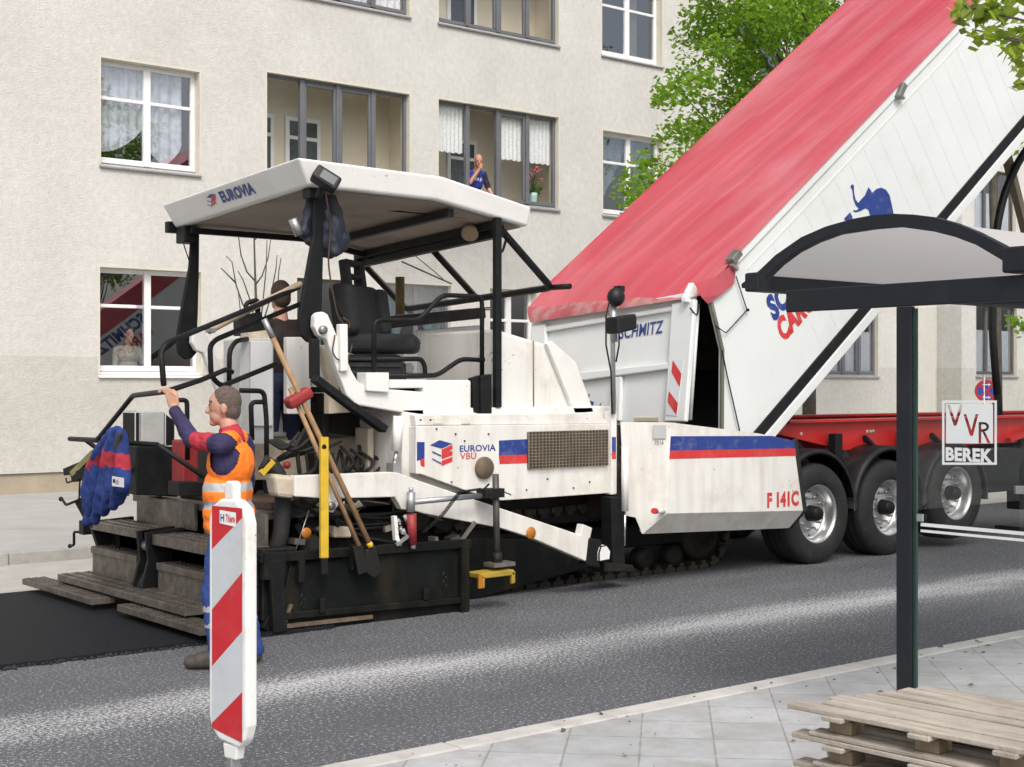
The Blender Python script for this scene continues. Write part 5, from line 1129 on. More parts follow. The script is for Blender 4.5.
# turned-down near hem of the tarpaulin
n2 = MB()
tp0 = [vs_[j] for j in range(NY + 1)]
fl = []; ff = []
F1b, N1b = tg_(530.5, 322.5, .08), tg_(688, 298, .08)
for j in range(NY + 1):
    t = j / NY; b_ = N1b.lerp(F1b, t); b_ = b_ + V((.012 * noise.noise(V((t * 14, 0, 5))), 0, .008 * noise.noise(V((t * 30, 0, 8)))))
    for k in range(5):
        s = k / 4; p = V(tp0[j]).lerp(b_, s); p.x += -.02 * math.sin(s * math.pi) + .007 * noise.noise(V((t * 20, s * 3, 2))); fl.append(p)
for j in range(NY):
    for k in range(4): a = j * 5 + k; ff.append((a, a + 5, a + 6, a + 1))
tarp = tg.build("tarpaulin", TR)
n2.add(fl, ff, TARPD, True); n2.build("hem_flap", tarp)
cf = MB(); q = [P(696, 284, YN - .04), P(716, 276, YN - .05), P(737, 261, YN - .035), P(734, 284, YN - .03), P(722, 294, YN - .045), P(708, 304, YN - .03), P(702, 298, YN - .05)]
cf.add(q + [p + V((.006, .006, 0)) for p in q], [tuple(range(7)), (0, 6, 5, 4, 3, 2, 1)], TARP); cf.build("corner_flap", tarp)
fx = MB()
for x, y in ((538, 323), (580, 317), (631, 309), (682, 301)): fx.bar(P(x, y, YN + (YFAR - YN) * (692 - x) / 160 - .04), P(x, y + 8, YN + (YFAR - YN) * (692 - x) / 160 - .04), .03, .03, STEEL)
fx.build_each("tarp_hook", tarp)
fx = MB().bar(P(730, 262, YN - .05), P(738, 252, YN - .05), .07, .10, STEEL, (0, 1, 0)).bar(P(731, 264, YN - .06), P(737, 270, YN - .06), .04, .05, ALU, (0, 1, 0)).bar(P(898, 98, YN - .05), P(904, 84, YN - .05), .07, .06, STEEL, (0, 1, 0)).bar(P(899, 92, YN - .05), P(904, 99, YN - .05), .03, .04, CREAM, (0, 1, 0)); fx.build("side_latch", TR, bevel=.01)
MB().prism([W3(ra0 + .3, nt_ + .04, YFAR + .02), W3(AM, nt_ + .04, YFAR + .02), W3(AM, nt_ - .45, YFAR + .02), W3(ra0 + .3, nt_ - .45, YFAR + .02)], (0, .012, 0), TARP).build("side_hem", tarp)
rp = MB().tube(px3([(736, 276), (747, 310)], YN - .03), .006, BLACK, 5).tube(px3([(747, 310), (726, 333), (716, 326)], YN - .03), .006, BLACK, 5).tube(px3([(722, 350), (727, 375), (739, 428), (740, 434)], YN - .03), .007, BLACK, 5); rp.lathe([(.015, 0), (.015, .02), (0, .02)], P(747, 310, YN - .02), (0, -1, 0), BLACK, 8); rp.build_each("cable", TR)
# rear edge trim of near side
MB().tube([W3(a, n, YN - .005) for a, n in pts], .022, mat("edge_rubber", (.13, .13, .10), .7), 6).build("edge_trim", TR)
# tailgate
def tpr(ptsx, l0, l1, m, mb):
    a = [tg_(x, y, l1) for x, y in ptsx]; return mb.prism(a, -nrm * (l1 - l0), m)
tgm = MB().prism([N1, N0, F0, F1], -nrm * .05, TRUCKW); tgate = tgm.build("tailgate", TR, bevel=.006)
fr = MB()
tpr([(531, 326), (545, 323.5), (545, 414), (531, 414)], 0, .05, TRUCKW, fr); tpr([(671.5, 303.5), (694, 299), (684.5, 421.5), (664, 421.5)], 0, .055, TRUCKW, fr); fr.prism([P(686, 302, YN + .04), P(697, 304, YN + .04), P(697.5, 288, YN + .04), P(693.5, 282, YN + .04), (P(686.5, 297, YN + .04))], (0, .07, 0), TRUCKW)
tpr([(545.3, 326.4), (671.8, 306), (671.6, 311), (545.3, 332)], 0, .04, TRUCKW, fr)
tpr([(578, 372), (669.2, 362.5), (668.4, 369), (579, 381)], 0, .05, TRUCKW, fr)
tpr([(611, 377.5), (621, 376), (619, 421), (608, 421)], 0, .045, TRUCKW, fr)
fr.build_each("stiffener", tgate, bevel=.012)
hz = MB()
hq = [(672.7, 360), (683.5, 359), (676.5, 416), (665.5, 415)]
tpr(hq, .055, .060, mat("retro_white", (.68, .70, .74), .35, 0, .04), hz)
for b in ([(672.7, 360.3), (681.5, 374), (679.6, 387), (671.4, 372)], [(668.9, 391), (678, 403.5), (676.5, 415), (667.5, 402)]): hz.quad([tg_(x, y, .063) for x, y in b], RED)
hz.build("hazard_plate", tgate)
tx = MB(); o = tg_(619.5, 339.5, .002); e = tg_(663.5, 333, .002); h = tg_(619.5, 327, .002) - o
text_mb(tx, "SCHMITZ", o, e - o, h, h.length, BLUE, (e - o).length, .018, .14, .004)
for b in ([(588, 400), (594, 402), (592, 408)], [(595.5, 413), (601, 402), (600, 413)], [(588, 396), (589, 393), (590, 396)]): tx.quad([tg_(x, y, .004) for x, y in b], BLUE)
tx.build("lettering", tgate)
ht = MB(); tpr([(634, 417.5), (658, 417.5), (658, 421), (634, 421)], .0, .01, CREAM, ht); ht.build("lower_latch", tgate)
MB().tube([P(698, 304, YN + .1), P(690, 420, YN + .1)], .02, TRUCKW, 8).tube(fillet([P(690, 308, YN), P(697, 317, YN), P(700, 300, YN)], .05), .008, BLACK, 5).build("seal_bar", tgate)
# chassis
zt, zb = P(800, 423, 9.6).z, P(850, 450, 9.6).z
cs = MB()
for y in (9.60, 11.30): cs.prism([(P(775, 434, 9.6).x, y, zt - .1), (P(784, 425, 9.6).x, y, zt), (24, y, zt), (24, y, zb), (P(843, 450, 9.6).x, y, zb)], (0, .03, 0), REDP)
for y in (9.52, 11.22): cs.box(P(784, 425, 9.6).x, 24, y, y + .2, zt + .001, zt + .03, REDP)
for x in (10.75, 12.0, 13.2, 14.6, 16.5, 18.5, 21): cs.box(x, x + .12, 9.64, 11.29, zb + .02, zt - .02, REDP)
cs.build("chassis", TR, bevel=.004)
bl = MB()
for x, y in ((801, 434), (867, 431.5), (870.5, 431.5), (873, 431)): bl.lathe([(0, -.01), (.018, -.01), (.02, .002)], P(x, y, 9.6), (0, 1, 0), CREAM, 8)
bl.build_each("bolt", TR)
def wheel(x, z, near=True):
    y = YN if near else YFAR; s = 1 if near else -1; ax = (0, s, 0)
    hub = MB().lathe([(0, -.01), (.06, -.01), (.075, .02), (.085, .12)], (x, y, z), ax, BLACK, 20)
    for k in range(10): a = 2 * math.pi * k / 10; hub.lathe([(0, .085), (.015, .085), (.017, .13)], (x + .165 * math.cos(a), y, z + .165 * math.sin(a)), ax, STEEL, 8)
    h = hub.build("wheel", TR)
    MB().lathe([(.51 * .56, .02), (.30, .005), (.33, -.012), (.42, -.014), (.465, .0), (.492, .022), (.508, .05), (.511, .19), (.508, .33), (.49, .36), (.44, .385), (.30, .385), (.28, .36)], (x, y, z), ax, RUBBER, 48).build("tyre", h)
    tr = MB()
    for k in range(4): tr.lathe([(.5125, .07 + .075 * k), (.5145, .075 + .075 * k), (.5145, .115 + .075 * k), (.5125, .12 + .075 * k)], (x, y, z), ax, RUBBER, 48)
    rim = MB().lathe([(.085, .115), (.10, .12), (.20, .115), (.225, .13), (.24, .15), (.262, .11), (.268, .04), (.285, .018), (.300, .006), (.302, .012)], (x, y, z), ax, ALU, 40)
    for k in range(10): a = 2 * math.pi * (k + .5) / 10; rim.lathe([(0, .126), (.016, .124), (.018, .128)], (x + .215 * math.cos(a), y, z + .215 * math.sin(a)), ax, BLACK, 8)
    rim.build("rim", h); tr.build("tread", h)
AX = [(11.42, .505), (12.61, .505), (13.83, .60)]
for x, z in AX: wheel(x, z); wheel(x, z, False); MB().tube([(x, YN + .3, z), (x, YFAR - .3, z)], .07, BLACK, 10).build("axle", TR)
def guard(x, z, near):
    y0, y1 = (YN + .0, YN + .42) if near else (YFAR - .42, YFAR); mb = MB(); n = 20; vs = []; fs = []
    for k in range(n + 1):
        a = rad(-4 + 186 * k / n); r = .60
        for rr, yy in ((r, y0), (r + .02, y0 + .03), (r + .02, y1), (r - .01, y1), (r - .01, y0 + .02), (r - .035, y0)): vs.append((x + rr * math.cos(a), yy, z + .04 + rr * math.sin(a)))
    for k in range(n):
        for j in range(6): fs.append((k * 6 + j, k * 6 + (j + 1) % 6, (k + 1) * 6 + (j + 1) % 6, (k + 1) * 6 + j))
    fs += [tuple(range(6)), tuple(range(n * 6 + 5, n * 6 - 1, -1))]
    mb.add(vs, fs, PLASTK, [True] * (n * 6) + [False, False]); mb.bar((x, y0 + .2, z + .62), (x, y0 + .35, 1.25), .05, .05, BLACK); return mb.build("mudguard", TR)
for x, z in AX: guard(x, .505, True); guard(x, .505, False)
sg = MB()
for x in (12.0, 13.2): sg.bar((x, 9.5, 1.3), (x, 9.5, .75), .12, .10, BLACK, (0, 1, 0)); sg.tube([(x - .35, 9.62, .95), (x + .35, 9.62, .95)], .05, DARK, 10)
sg.box(10.9, 17, 9.8, 10.1, .82, 1.1, DARK).box(10.9, 17, 10.9, 11.2, .82, 1.1, DARK); sg.build_each("suspension", TR, bevel=.01)
lg = MB().bar(P(1015, 490, 9.3), P(1120, 490, 9.3), .04, .10, GALV).box(15.6, 16.2, 9.55, 9.75, .3, 1.2, BLACK).box(15.5, 16.3, 9.45, 9.85, .05, .1, BLACK).box(15.6, 16.2, 11.2, 11.4, .05, 1.2, BLACK).box(14.6, 15.5, 9.45, 10.2, .55, 1.05, BLACK); lg.build_each("landing_gear", TR, bevel=.01)
br = MB().bar(P(987, 417, 9.5), P(987, 436, 9.5), .10, .04, DARK, (0, 1, 0)).bar(P(1008, 440, 9.5), P(1050, 425, 9.5), .08, .05, REDP); br.build_each("frame_bracket", TR)
hy = MB().bar(P(1004, 146, 10.0), P(1027, 236, 10.0), .10, .09, mat("ram_green_grey", (.16, .13, .09), .5, .2, .2, 5), (0, 1, 0)); hy.bar(P(1027, 236, 10.0), V((P(1027, 236, 10).x + .9, 10.0, zt)), .10, .09, mat("ram_green_grey", (.16, .13, .09)), (0, 1, 0)); hy.build("tipping_strut", TR)
hy = MB().tube(fillet([P(1040, 130, 9.9), P(1016, 165, 9.9), P(1002, 200, 9.9), P(995, 240, 9.9), P(992, 330, 9.95), P(1000, 425, 9.95)], .3, 6), .05, BLACK, 8); hy.build("hydraulic_hose", TR)
hy = MB().tube([(19.2, 10.5, zt), W3(AM - .25, nb - .2, 10.5)], [.13, .07], STEEL, 14); hy.build("tipping_ram", TR)

# ---------------------------------------------------------------- bus shelter
XS = 5.74
SH = thing("bus_shelter", "dark grey bus shelter with arched roof and a glass side panel on the near pavement", "shelter", (XS, 4.1, ZP))
ROOFS = cloth_mat("roof_polycarbonate", (.62, .60, .595), 1.12, 3, .40)
MB().box(XS - .017, XS + .017, 4.083, 4.168, ZP, 2.18, ANTHR).box(XS - .03, XS + .03, 4.05, 4.165, ZP, ZP + .02, ANTHR).build("post", SH, bevel=.004)
MB().box(XS + 3.523, XS + 3.557, 4.065, 4.15, ZP, 2.18, ANTHR).build("post", SH, bevel=.004)
for dx in (0, 3.54): MB().box(XS + dx - .02, XS + dx + .02, 3.35, 4.85, 2.182, 2.295, ANTHR).build("cross_beam", SH, bevel=.006)
ou = [(741, 284), (752, 275.5), (759.4, 270), (775, 255), (801, 237), (825, 226.5), (851, 219), (872, 215), (892.5, 213.6), (913, 214.4), (934, 217), (955, 223), (976, 231.6), (1002, 245), (1016, 255)]
inn_ = [(1012, 267), (998, 258), (976, 245), (955, 237), (934, 231.6), (898, 226.6), (870, 229), (837, 234), (815, 242), (795.5, 252), (778, 265), (764, 279), (760, 290), (741.5, 288)]
for dx in (0, 3.54): MB().prism([PX(x, y, XS - .05) + V((dx, 0, 0)) for x, y in ou + inn_], (.05, 0, 0), ANTHR).build("roof_arch", SH, bevel=.003)
sk = MB(); top_ = [PX(x, y + 5, XS - .05) for x, y in ou[1:-1]]; vs_ = []; fs_ = []
for p in top_:
    vs_ += [(XS - .001, p.y, p.z), (XS + 3.5, p.y, p.z)]
for i in range(len(top_) - 1): fs_.append((2 * i, 2 * i + 1, 2 * i + 3, 2 * i + 2))
sk.add(vs_, fs_, ROOFS, True); sk.build("roof_sheet", SH)
e0, e1_ = PX(752, 281, XS - .05), PX(1010, 259, XS - .05)
MB().box(XS - .055, XS + 3.65, e0.y - .05, e0.y + .05, e0.z - .055, e0.z + .045, ANTHR).build("eave_rail", SH, bevel=.01)
MB().box(XS - .055, XS + 3.65, e1_.y - .08, e1_.y + .04, e1_.z - .06, e1_.z + .055, ANTHR).build("eave_rail", SH, bevel=.01)
GLASSH = glass_mat("shelter_glass", (.92, .94, .93), .02, 1.0)
MB().quad([(XS, 4.079, ZP + .1), (XS, 3.40, ZP + .1), (XS, 3.40, 2.17), (XS, 4.079, 2.17)], GLASSH).build("side_pane", SH)
MB().box(XS - .004, XS + .012, 4.0635, 4.0815, ZP + .1, 2.17, mat("glass_edge_green", (.02, .05, .04), .2)).box(XS - .03, XS + .03, 3.34, 3.40, ZP, 2.18, ANTHR).build("glass_channel", SH)
STK = mat("white_sticker", (.72, .75, .75), .5, 0, .03)
def sx2(px, py): return PX(880 + px / 3.833, 360 + py / 3.835, XS - .008)
def poly_curve(loops):
    cu = bpy.data.curves.new("c", 'CURVE'); cu.dimensions = '2D'; cu.fill_mode = 'BOTH'
    for lp in loops:
        s = cu.splines.new('POLY'); s.points.add(len(lp) - 1); s.use_cyclic_u = True
        for p, (x, y) in zip(s.points, lp): p.co = (x / 100, -y / 100, 0, 1)
    ob = bpy.data.objects.new("c", cu); COL.objects.link(ob); dg = bpy.context.evaluated_depsgraph_get(); me = bpy.data.meshes.new_from_object(ob.evaluated_get(dg))
    r = [(v.co.x * 100, -v.co.y * 100) for v in me.vertices], [tuple(p.vertices) for p in me.polygons]
    bpy.data.objects.remove(ob); bpy.data.curves.remove(cu); bpy.data.meshes.remove(me); return r
arcR = lambda cx, cy, rx, ry, a0, a1, n=7: [(cx + rx * math.cos(rad(a0 + (a1 - a0) * i / n)), cy + ry * math.sin(rad(a0 + (a1 - a0) * i / n))) for i in range(n + 1)]
loops = [[(238, 155), (448, 155), (448, 402), (238, 402)], [(247, 164), (439, 164), (439, 393), (247, 393)],
         [(253, 169), (433, 169), (433, 320), (253, 320)],
         [(257, 172), (268, 172), (288, 232), (307, 172), (319, 172), (293, 252), (283, 252)],
         [(320, 208), (331, 208), (350, 270), (366, 208), (377, 208), (356, 291), (345, 291)],
         [(378, 238)] + [(398, 238)] + arcR(398, 256, 20, 18, -90, 90) + [(402, 275), (424, 319), (412, 319), (393, 276), (388, 276), (388, 319), (378, 319)],
         [(388, 247), (397, 247)] + arcR(397, 256, 11, 9, -90, 90) + [(388, 265)]]
vv, ff = poly_curve(loops)
dc = MB().add([sx2(x, y) for x, y in vv], ff, STK)
o = sx2(252, 386); text_mb(dc, "BEREK", o, (0, -1, 0), (0, 0, 1), (sx2(252, 334) - o).z, STK, abs((sx2(432, 386) - o).y), .045, lift=.0005)
dc.build("sticker", SH)
zs_ = [(PX(918, 524, XS).z, .016), (PX(918, 529, XS).z - .006, .012)]
st = MB()
for z, h in zs_: st.box(XS - .009, XS - .006, 3.41, 4.035, z - h / 2, z + h / 2, STK)
st.box(XS - .02, XS - .005, 4.02, 4.05, PX(921, 521, XS).z, PX(921, 514, XS).z, GALV); st.build("glass_stripe", SH)

# ---------------------------------------------------------------- pallets
WOODP = mat("weathered_pallet_wood", (.39, .35, .295), .85, 0, .18, 5, dirt=((.22, .185, .145), .6, 3), streak=((.17, .14, .11), .65, (26, 2.2, 26)), bump=.3, bscale=60)
WOODE = mat("pallet_block_wood", (.20, .155, .10), .85, 0, .25, 7, dirt=((.10, .075, .05), .7, 6), bump=.4, bscale=50)
dB = V((.075, -.997, 0)).normalized(); eB = V((.997, .075, 0)).normalized()
ZTOP = .554
starts = [PZ(x, y, ZTOP) for x, y in ((787, 702), (820, 702), (827, 697), (852, 695.5), (876, 693), (893, 691), (909, 689))]
org = starts[0]
s_off = [(p - org).dot(dB) for p in starts]
plab = ["topmost weathered wooden pallet of the stack in front of the shelter", "second wooden pallet from the top of the stack in front of the shelter", "third wooden pallet from the top of the stack, with pale block ends", "lowest wooden pallet of the stack, resting on the paving slabs"]
HPAL = (ZTOP - ZP) / 4
for k in range(4):
    z1 = ZTOP - k * HPAL; rg = random.Random(40 + k)
    sh = (V((0, 0, 0)), eB * -.0 + dB * .02, eB * .02 + dB * .0, eB * .0 + dB * .03)[k]
    o = V((org.x, org.y, 0)) + sh; root = thing("wooden_pallet", plab[k], "pallet", (o.x, o.y, z1 - HPAL), "pallets stacked by the shelter")
    wbd = .088
    for i in range(7):
        st_ = (s_off[i] if k == 0 else rg.uniform(-.02, .03) + (.05 if i else 0)); a = o + eB * (i * .102 + wbd / 2) + dB * st_; b = o + eB * (i * .102 + wbd / 2 + rg.uniform(-.008, .008)) + dB * (1.22 + rg.uniform(-.03, .03))
        a.z = z1 - .011 + rg.uniform(-.003, .001); b.z = z1 - .011 + rg.uniform(-.003, .001)
        MB().bar(a, b, wbd + rg.uniform(-.012, .004), .020, WOODP).build("board", root, bevel=.003, seg=1)
    for t in (.22, .56, .90):     # cross bearers of blocks
        mb = MB(); a = o + eB * .0 + dB * (t + rg.uniform(-.03, .03))
        for u_ in (.04, .30, .58): p = a + eB * (u_ + .05); M = Matrix.Translation((p.x, p.y, 0)) @ Matrix.Rotation(math.atan2(dB.y, dB.x), 4, 'Z'); mb.box(-.05, .05, -.05, .05, z1 - HPAL + .018, z1 - .041, WOODE, M)
        mb.build_each("block", root, bevel=.004, seg=1)
        q0 = a + eB * -.02; q1 = a + eB * .72; q0.z = q1.z = z1 - .031; MB().bar(q0, q1, .09, .018, WOODP).build("cross_board", root, bevel=.003, seg=1)
    for i in (0, 3, 6):
        a = o + eB * (i * .102 + wbd / 2) + dB * (.10); b = o + eB * (i * .102 + wbd / 2) + dB * 1.2; a.z = b.z = z1 - HPAL + .0095; MB().bar(a, b, wbd, .016, WOODP).build("bottom_board", root, bevel=.003, seg=1)

# ---------------------------------------------------------------- traffic beacon
bp_ = at_zc(233, 600, 5.8); al = rad(10); bx, by = bp_.x, bp_.y
nB = V((-math.cos(al), -math.sin(al), 0)); wB = V((math.sin(al), -math.cos(al), 0))
TB = thing("traffic_beacon", "red and white striped plastic traffic beacon standing at the kerb in front of the worker", "beacon", (bx, by, ZP))
PWH = mat("beacon_white_plastic", (.74, .75, .73), .45, 0, .04, 4, dirt=((.50, .38, .22), .75, 4.5), spots=((.2, .17, .13), .6, 30))
RETR = mat("retro_red", (.50, .02, .03), .4, 0, .06, 8, dirt=((.45, .12, .12), .35, 10)); RETW = mat("retro_grey_white", (.50, .53, .56), .45, 0, .04, 8, dirt=((.36, .36, .36), .4, 9))
z0, z1 = 1.8 - (743 - 386) * 5.8 / 1420, 1.8 - (500 - 386) * 5.8 / 1420; Hb = z1 - z0
def bpt(w_, z, d): return V((bx, by, 0)) + wB * w_ + nB * d + V((0, 0, z))
out = [(-.125, z0 + .10), (-.11, z0 + .05), (-.06, z0 + .01), (.07, z0 - .005), (.105, z0 + .03), (.125, z0 + .09), (.125, z1 - .09), (.105, z1 - .03), (.05, z1 + .005), (-.05, z1 + .005), (-.105, z1 - .03), (-.125, z1 - .08)]
bd = MB().prism([bpt(a, z, .028) for a, z in out], -nB * .056, PWH).build("blade", TB, bevel=.012, seg=3)
kn = MB().prism([bpt(a, z, .02) for a, z in ((-.032, z1), (.032, z1), (.032, z1 + .065), (.02, z1 + .078), (-.02, z1 + .078), (-.032, z1 + .065))], -nB * .04, PWH); kn.build("knob", bd, bevel=.008)
def fz(v): return z1 - .012 - v * (Hb - .02)
q = MB(); Lw, Rw = -.100, .098; D = .0305
def panel(m, L0, L1, R0, R1): q.quad([bpt(Lw, fz(L1), D), bpt(Rw, fz(R1), D), bpt(Rw, fz(R0), D), bpt(Lw, fz(L0), D)], m)
panel(RETR, .015, .20, .015, .055); panel(RETW, .20, .455, .055, .28); panel(RETR, .455, .695, .28, .525); panel(RETW, .695, .935, .525, .775); panel(RETR, .935, .955, .775, .985)
q.build("reflective_sheet", bd)
q = MB().quad([bpt(-.045, fz(.085), .033), bpt(.062, fz(.095), .033), bpt(.062, fz(.035), .033), bpt(-.045, fz(.03), .033)], STK); text_mb(q, "Thiere", bpt(-.005, fz(.078), .033), wB, (0, 0, 1), .032, RED, .06, .03, lift=.001); text_mb(q, "H", bpt(-.038, fz(.078), .033), wB, (0, 0, 1), .032, BLUE, .024, .03, lift=.001); q.build("owner_sticker", bd)
MB().prism([bpt(a, z, .022) for a, z in ((-.03, z0 - .06), (.045, z0 - .06), (.055, z0 + .0), (-.04, z0 + .0))], -nB * .044, PWH).build("sleeve", bd, bevel=.006)
MB().box(bx - .02, bx + .02, by - .02, by + .02, ZP + .05, z0 - .05, GALV).build("foot_post", TB, bevel=.004)
M = Matrix.Translation((bx + .0, by - .12, 0)) @ Matrix.Rotation(rad(-6), 4, 'Z')
MB().box(-.40, .42, -.19, .19, ZP, ZP + .08, mat("recycled_foot_plate", (.20, .195, .19), .85, 0, .25, 9, dirt=((.10, .08, .075), .85, 9), bump=.4, bscale=40), M).build("foot_plate", TB, bevel=.03, seg=3)

# ---------------------------------------------------------------- sign and small plants
c = P(986.5, 391, 15.25); SG = thing("no_stopping_sign", "round blue and red no-stopping sign on a thin pole seen through the shelter glass", "sign", (c.x, c.y + .04, .12))
MB().tube([(c.x, c.y + .05, .12), (c.x, c.y + .05, c.z + .3)], .03, GALV, 10).build("pole", SG)
nS = (V((0, 0, CH)) - c); nS.z = 0; nS = (nS.normalized() * .8 + V((-.3, -.1, 0))).normalized(); rS = V((0, 0, 1)).cross(nS).normalized()
SB = mat("sign_blue", (.03, .09, .42), .4); SR = mat("sign_red", (.55, .03, .04), .4); SW = mat("sign_white", (.75, .76, .78), .4)
d = MB().lathe([(0, 0), (.21, 0), (.215, -.01), (.215, -.015)], c, nS, SR, 32, False).build("plate", SG)
f = MB(); f.lathe([(0, .002), (.165, .002)], c, nS, SB, 32, False)
for s in (1, -1):
    u = (rS * .7071 + V((0, 0, s * .7071))); v = nS.cross(u)
    f.quad([c + nS * (.004 + .0006 * s) + u * a + v * b for a, b in ((-.17, -.022), (.17, -.022), (.17, .022), (-.17, .022))], SR)
for zz in (.12, -.12):
    f.quad([c + nS * .006 + rS * a + V((0, 0, zz + b)) for a, b in ((-.07, -.01), (.04, -.01), (.04, .01), (-.07, .01))], SW); f.quad([c + nS * .006 + rS * a + V((0, 0, zz + b)) for a, b in ((.03, -.03), (.08, 0), (.03, .03))], SW)
f.build("symbol", SG)
vp = P(538.5, 206, 22.16); FV = thing("flower_vase", "pale green vase with pink flowers on the first-floor sill beside the open window", "vase", (vp.x, 22.33, 5.46))
MB().lathe([(0, 0), (.06, 0), (.075, .06), (.07, .1), (.085, .2), (.09, .28), (.08, .28), (.075, .2)], (vp.x, 22.33, 5.46), (0, 0, 1), mat("celadon_glaze", (.42, .62, .58), .25, 0, .05, 8), 20).build("vase", FV)
fl = MB(); rg = random.Random(2); fp = MB(); PINK = mat("pink_petals", (.50, .14, .17), .6, 0, .2, 20); LF = leaf_mat("houseplant_leaf", (.05, .10, .03), (.10, .16, .05))
for i in range(14):
    a = rg.uniform(0, 6.28); t = V((vp.x + .22 * math.cos(a) * rg.random(), 22.33 + .08 * math.sin(a), 5.46 + rg.uniform(.55, .82))); fl.tube([(vp.x, 22.33, 5.7), ((vp.x + t.x) / 2, 22.33, 6.0), t], .006, LF, 5)
    for _ in range(5): fp.ball(t + V((rg.uniform(-.05, .05), rg.uniform(-.03, .03), rg.uniform(-.04, .04))), .020, PINK, 6, 5)
for i in range(16):
    a = rg.uniform(0, 6.28); b = V((vp.x + .26 * math.cos(a), 22.33 + .1 * math.sin(a), 5.46 + rg.uniform(.28, .45))); s = V((vp.x, 22.33, 5.74)); w2 = V((0, 0, .04)); fl.add([s, s.lerp(b, .5) + w2 + V((0, .02, .03)), b, s.lerp(b, .5) - w2], [(0, 1, 2, 3)], LF)
fl.build("leaves", FV); fp.build("blossoms", FV)
# ---------------------------------------------------------------- tools and clothes resting on the paver
SV = mat("shovel_black", (.008, .008, .007), .6, .1, .3, 10)
def tool(name, label, cat, a, b, r, m=WOODH, group=None):
    t = thing(name, label, cat, tuple(b), group); MB().tube([a, V(a).lerp(V(b), .5) + V((0, 0, .004)), b], r, m, 10).build("handle", t); return t
a, b = P(264, 319, 9.25), P(371, 547, 8.98)
t = tool("shovel", "long wooden-handled shovel leaning on the screed rail, grey ferrule at the upper end", "shovel", a.lerp(b, .06), b, .021, group="hand tools leaning on the paver")
MB().tube([a, a.lerp(b, .08)], .022, GALV, 10).build("ferrule", t); MB().tube([b - (b - a) * .02, b], .024, YEL, 10).build("yellow_band", t)
MB().prism([b + V((-.05, 0, -.02)), b + V((.05, 0, .0)), b + V((.10, -.0, -.2)), b + V((.03, 0, -.24)), b + V((-.03, 0, -.2))], (0, .03, 0), SV).build("blade", t, bevel=.008)
a, b = P(290, 388, 9.2), P(359, 546, 8.97)
t = tool("broom", "street broom leaning upside down on the screed rail with its red brush head up", "broom", a, b, .018, group="hand tools leaning on the paver")
c = P(298.5, 398, 9.17); d = (P(310, 391, 9.17) - P(287, 405, 9.17))
MB().bar(c - d * .5, c + d * .5, .11, .09, REDT, (.4, 0, 1)).build("brush_head", t, bevel=.03, seg=3)
MB().prism([b + V((-.05, 0, .0)), b + V((.04, 0, .0)), b + V((.09, 0, -.2)), b + V((.0, 0, -.22))], (0, .03, 0), SV).build("foot", t, bevel=.008)
a, b = P(324, 437, 9.05), P(324, 558, 9.0)
t = thing("straightedge", "yellow levelling straightedge standing upright against the dark screed side", "straightedge", (b.x, b.y, b.z - .1), "hand tools leaning on the paver")
MB().bar(a, b, .065, .03, YEL, (0, 1, 0)).build("bar", t, bevel=.004); MB().bar(b, b - V((0, 0, .12)), .055, .028, DARK, (0, 1, 0)).build("foot", t, bevel=.004)
MB().lathe([(0, 0), (.02, 0), (.022, .006)], P(324.2, 447, 9.03), (0, 1, 0), BLACK, 12).lathe([(0, 0), (.013, 0), (.015, .006)], P(324, 452, 9.03), (0, 1, 0), BLACK, 10).build("vial", t)
a, b = P(209, 331, 9.12), P(300, 284, 9.5)
t = tool("rake", "light wooden pole lying along the sloping black handrail above the worker", "rake", a, b, .024, mat("pale_wood", (.42, .33, .22), .7, 0, .2, 14, dirt=((.2, .15, .1), .6, 9)), "hand tools leaning on the paver")
MB().bar(P(207, 330, 9.1), P(214, 331, 9.1), .05, .03, STEEL).build("clamp", t)
# jacket over the rail
BLU = mat("work_blue_cloth", (.017, .042, .19), .85, 0, .15, 12, bump=.2, bscale=70); REDC = mat("red_cloth", (.40, .028, .045), .85, 0, .12, 12, bump=.2, bscale=70); NAVY = mat("navy_cloth", (.028, .022, .075), .85, 0, .2, 12, bump=.2, bscale=70)
DKC = mat("dark_grey_cloth", (.035, .037, .045), .85, 0, .2, 15)
JX = 4.36; jl = PX(105, 470, JX)
J = thing("work_jacket", "blue work jacket with red band hung over the rear screed rail", "jacket", tuple(jl))
pr = []
lines = [[(113, 431), (103, 452), (99, 463), (95, 490), (88, 521)], [(116, 429), (109, 450), (106, 466), (103, 490), (95, 520)], [(118, 430), (115, 452), (113, 466), (112, 490), (104, 512)], [(121, 432), (121, 454), (121, 468), (121, 485), (113, 505)], [(123, 434), (124, 456), (124.5, 469), (124.5, 482), (119, 500)], [(110, 433), (96, 458), (92, 468), (88, 490), (86, 508)]]
for i, ln in enumerate(lines):
    pp = [PX(x, y, JX - .03 - .02 * (i % 2)) for x, y in ln]; rr = [.032, .048, .053, .056, .04]
    for k in range(4): pr.append(('c', tuple(pp[k]), rr[k], tuple(pp[k + 1]), rr[k + 1], REDC if k == 1 else BLU))
pr.append(('c', tuple(PX(120, 434, JX - .08)), .02, tuple(PX(116, 447, JX - .09)), .022, DKC))
jk = sdf_figure("fabric", pr, J, .010, 11, None, (.013, 11, (BLU, REDC)))
q = MB(); f_ = lambda x, y: PX(x, y, JX - .125); q.quad([f_(112, 486), f_(124, 487.5), f_(124, 478), f_(112, 476)], SW); text_mb(q, "EUROVIA", f_(115.5, 484.5), f_(124, 485) - f_(115.5, 484.5), (0, 0, 1), .035, BLUE, .06, .0, lift=.001); q.quad([f_(113, 483), f_(115, 483), f_(115, 479), f_(113, 479)], RED); q.build("name_label", J)
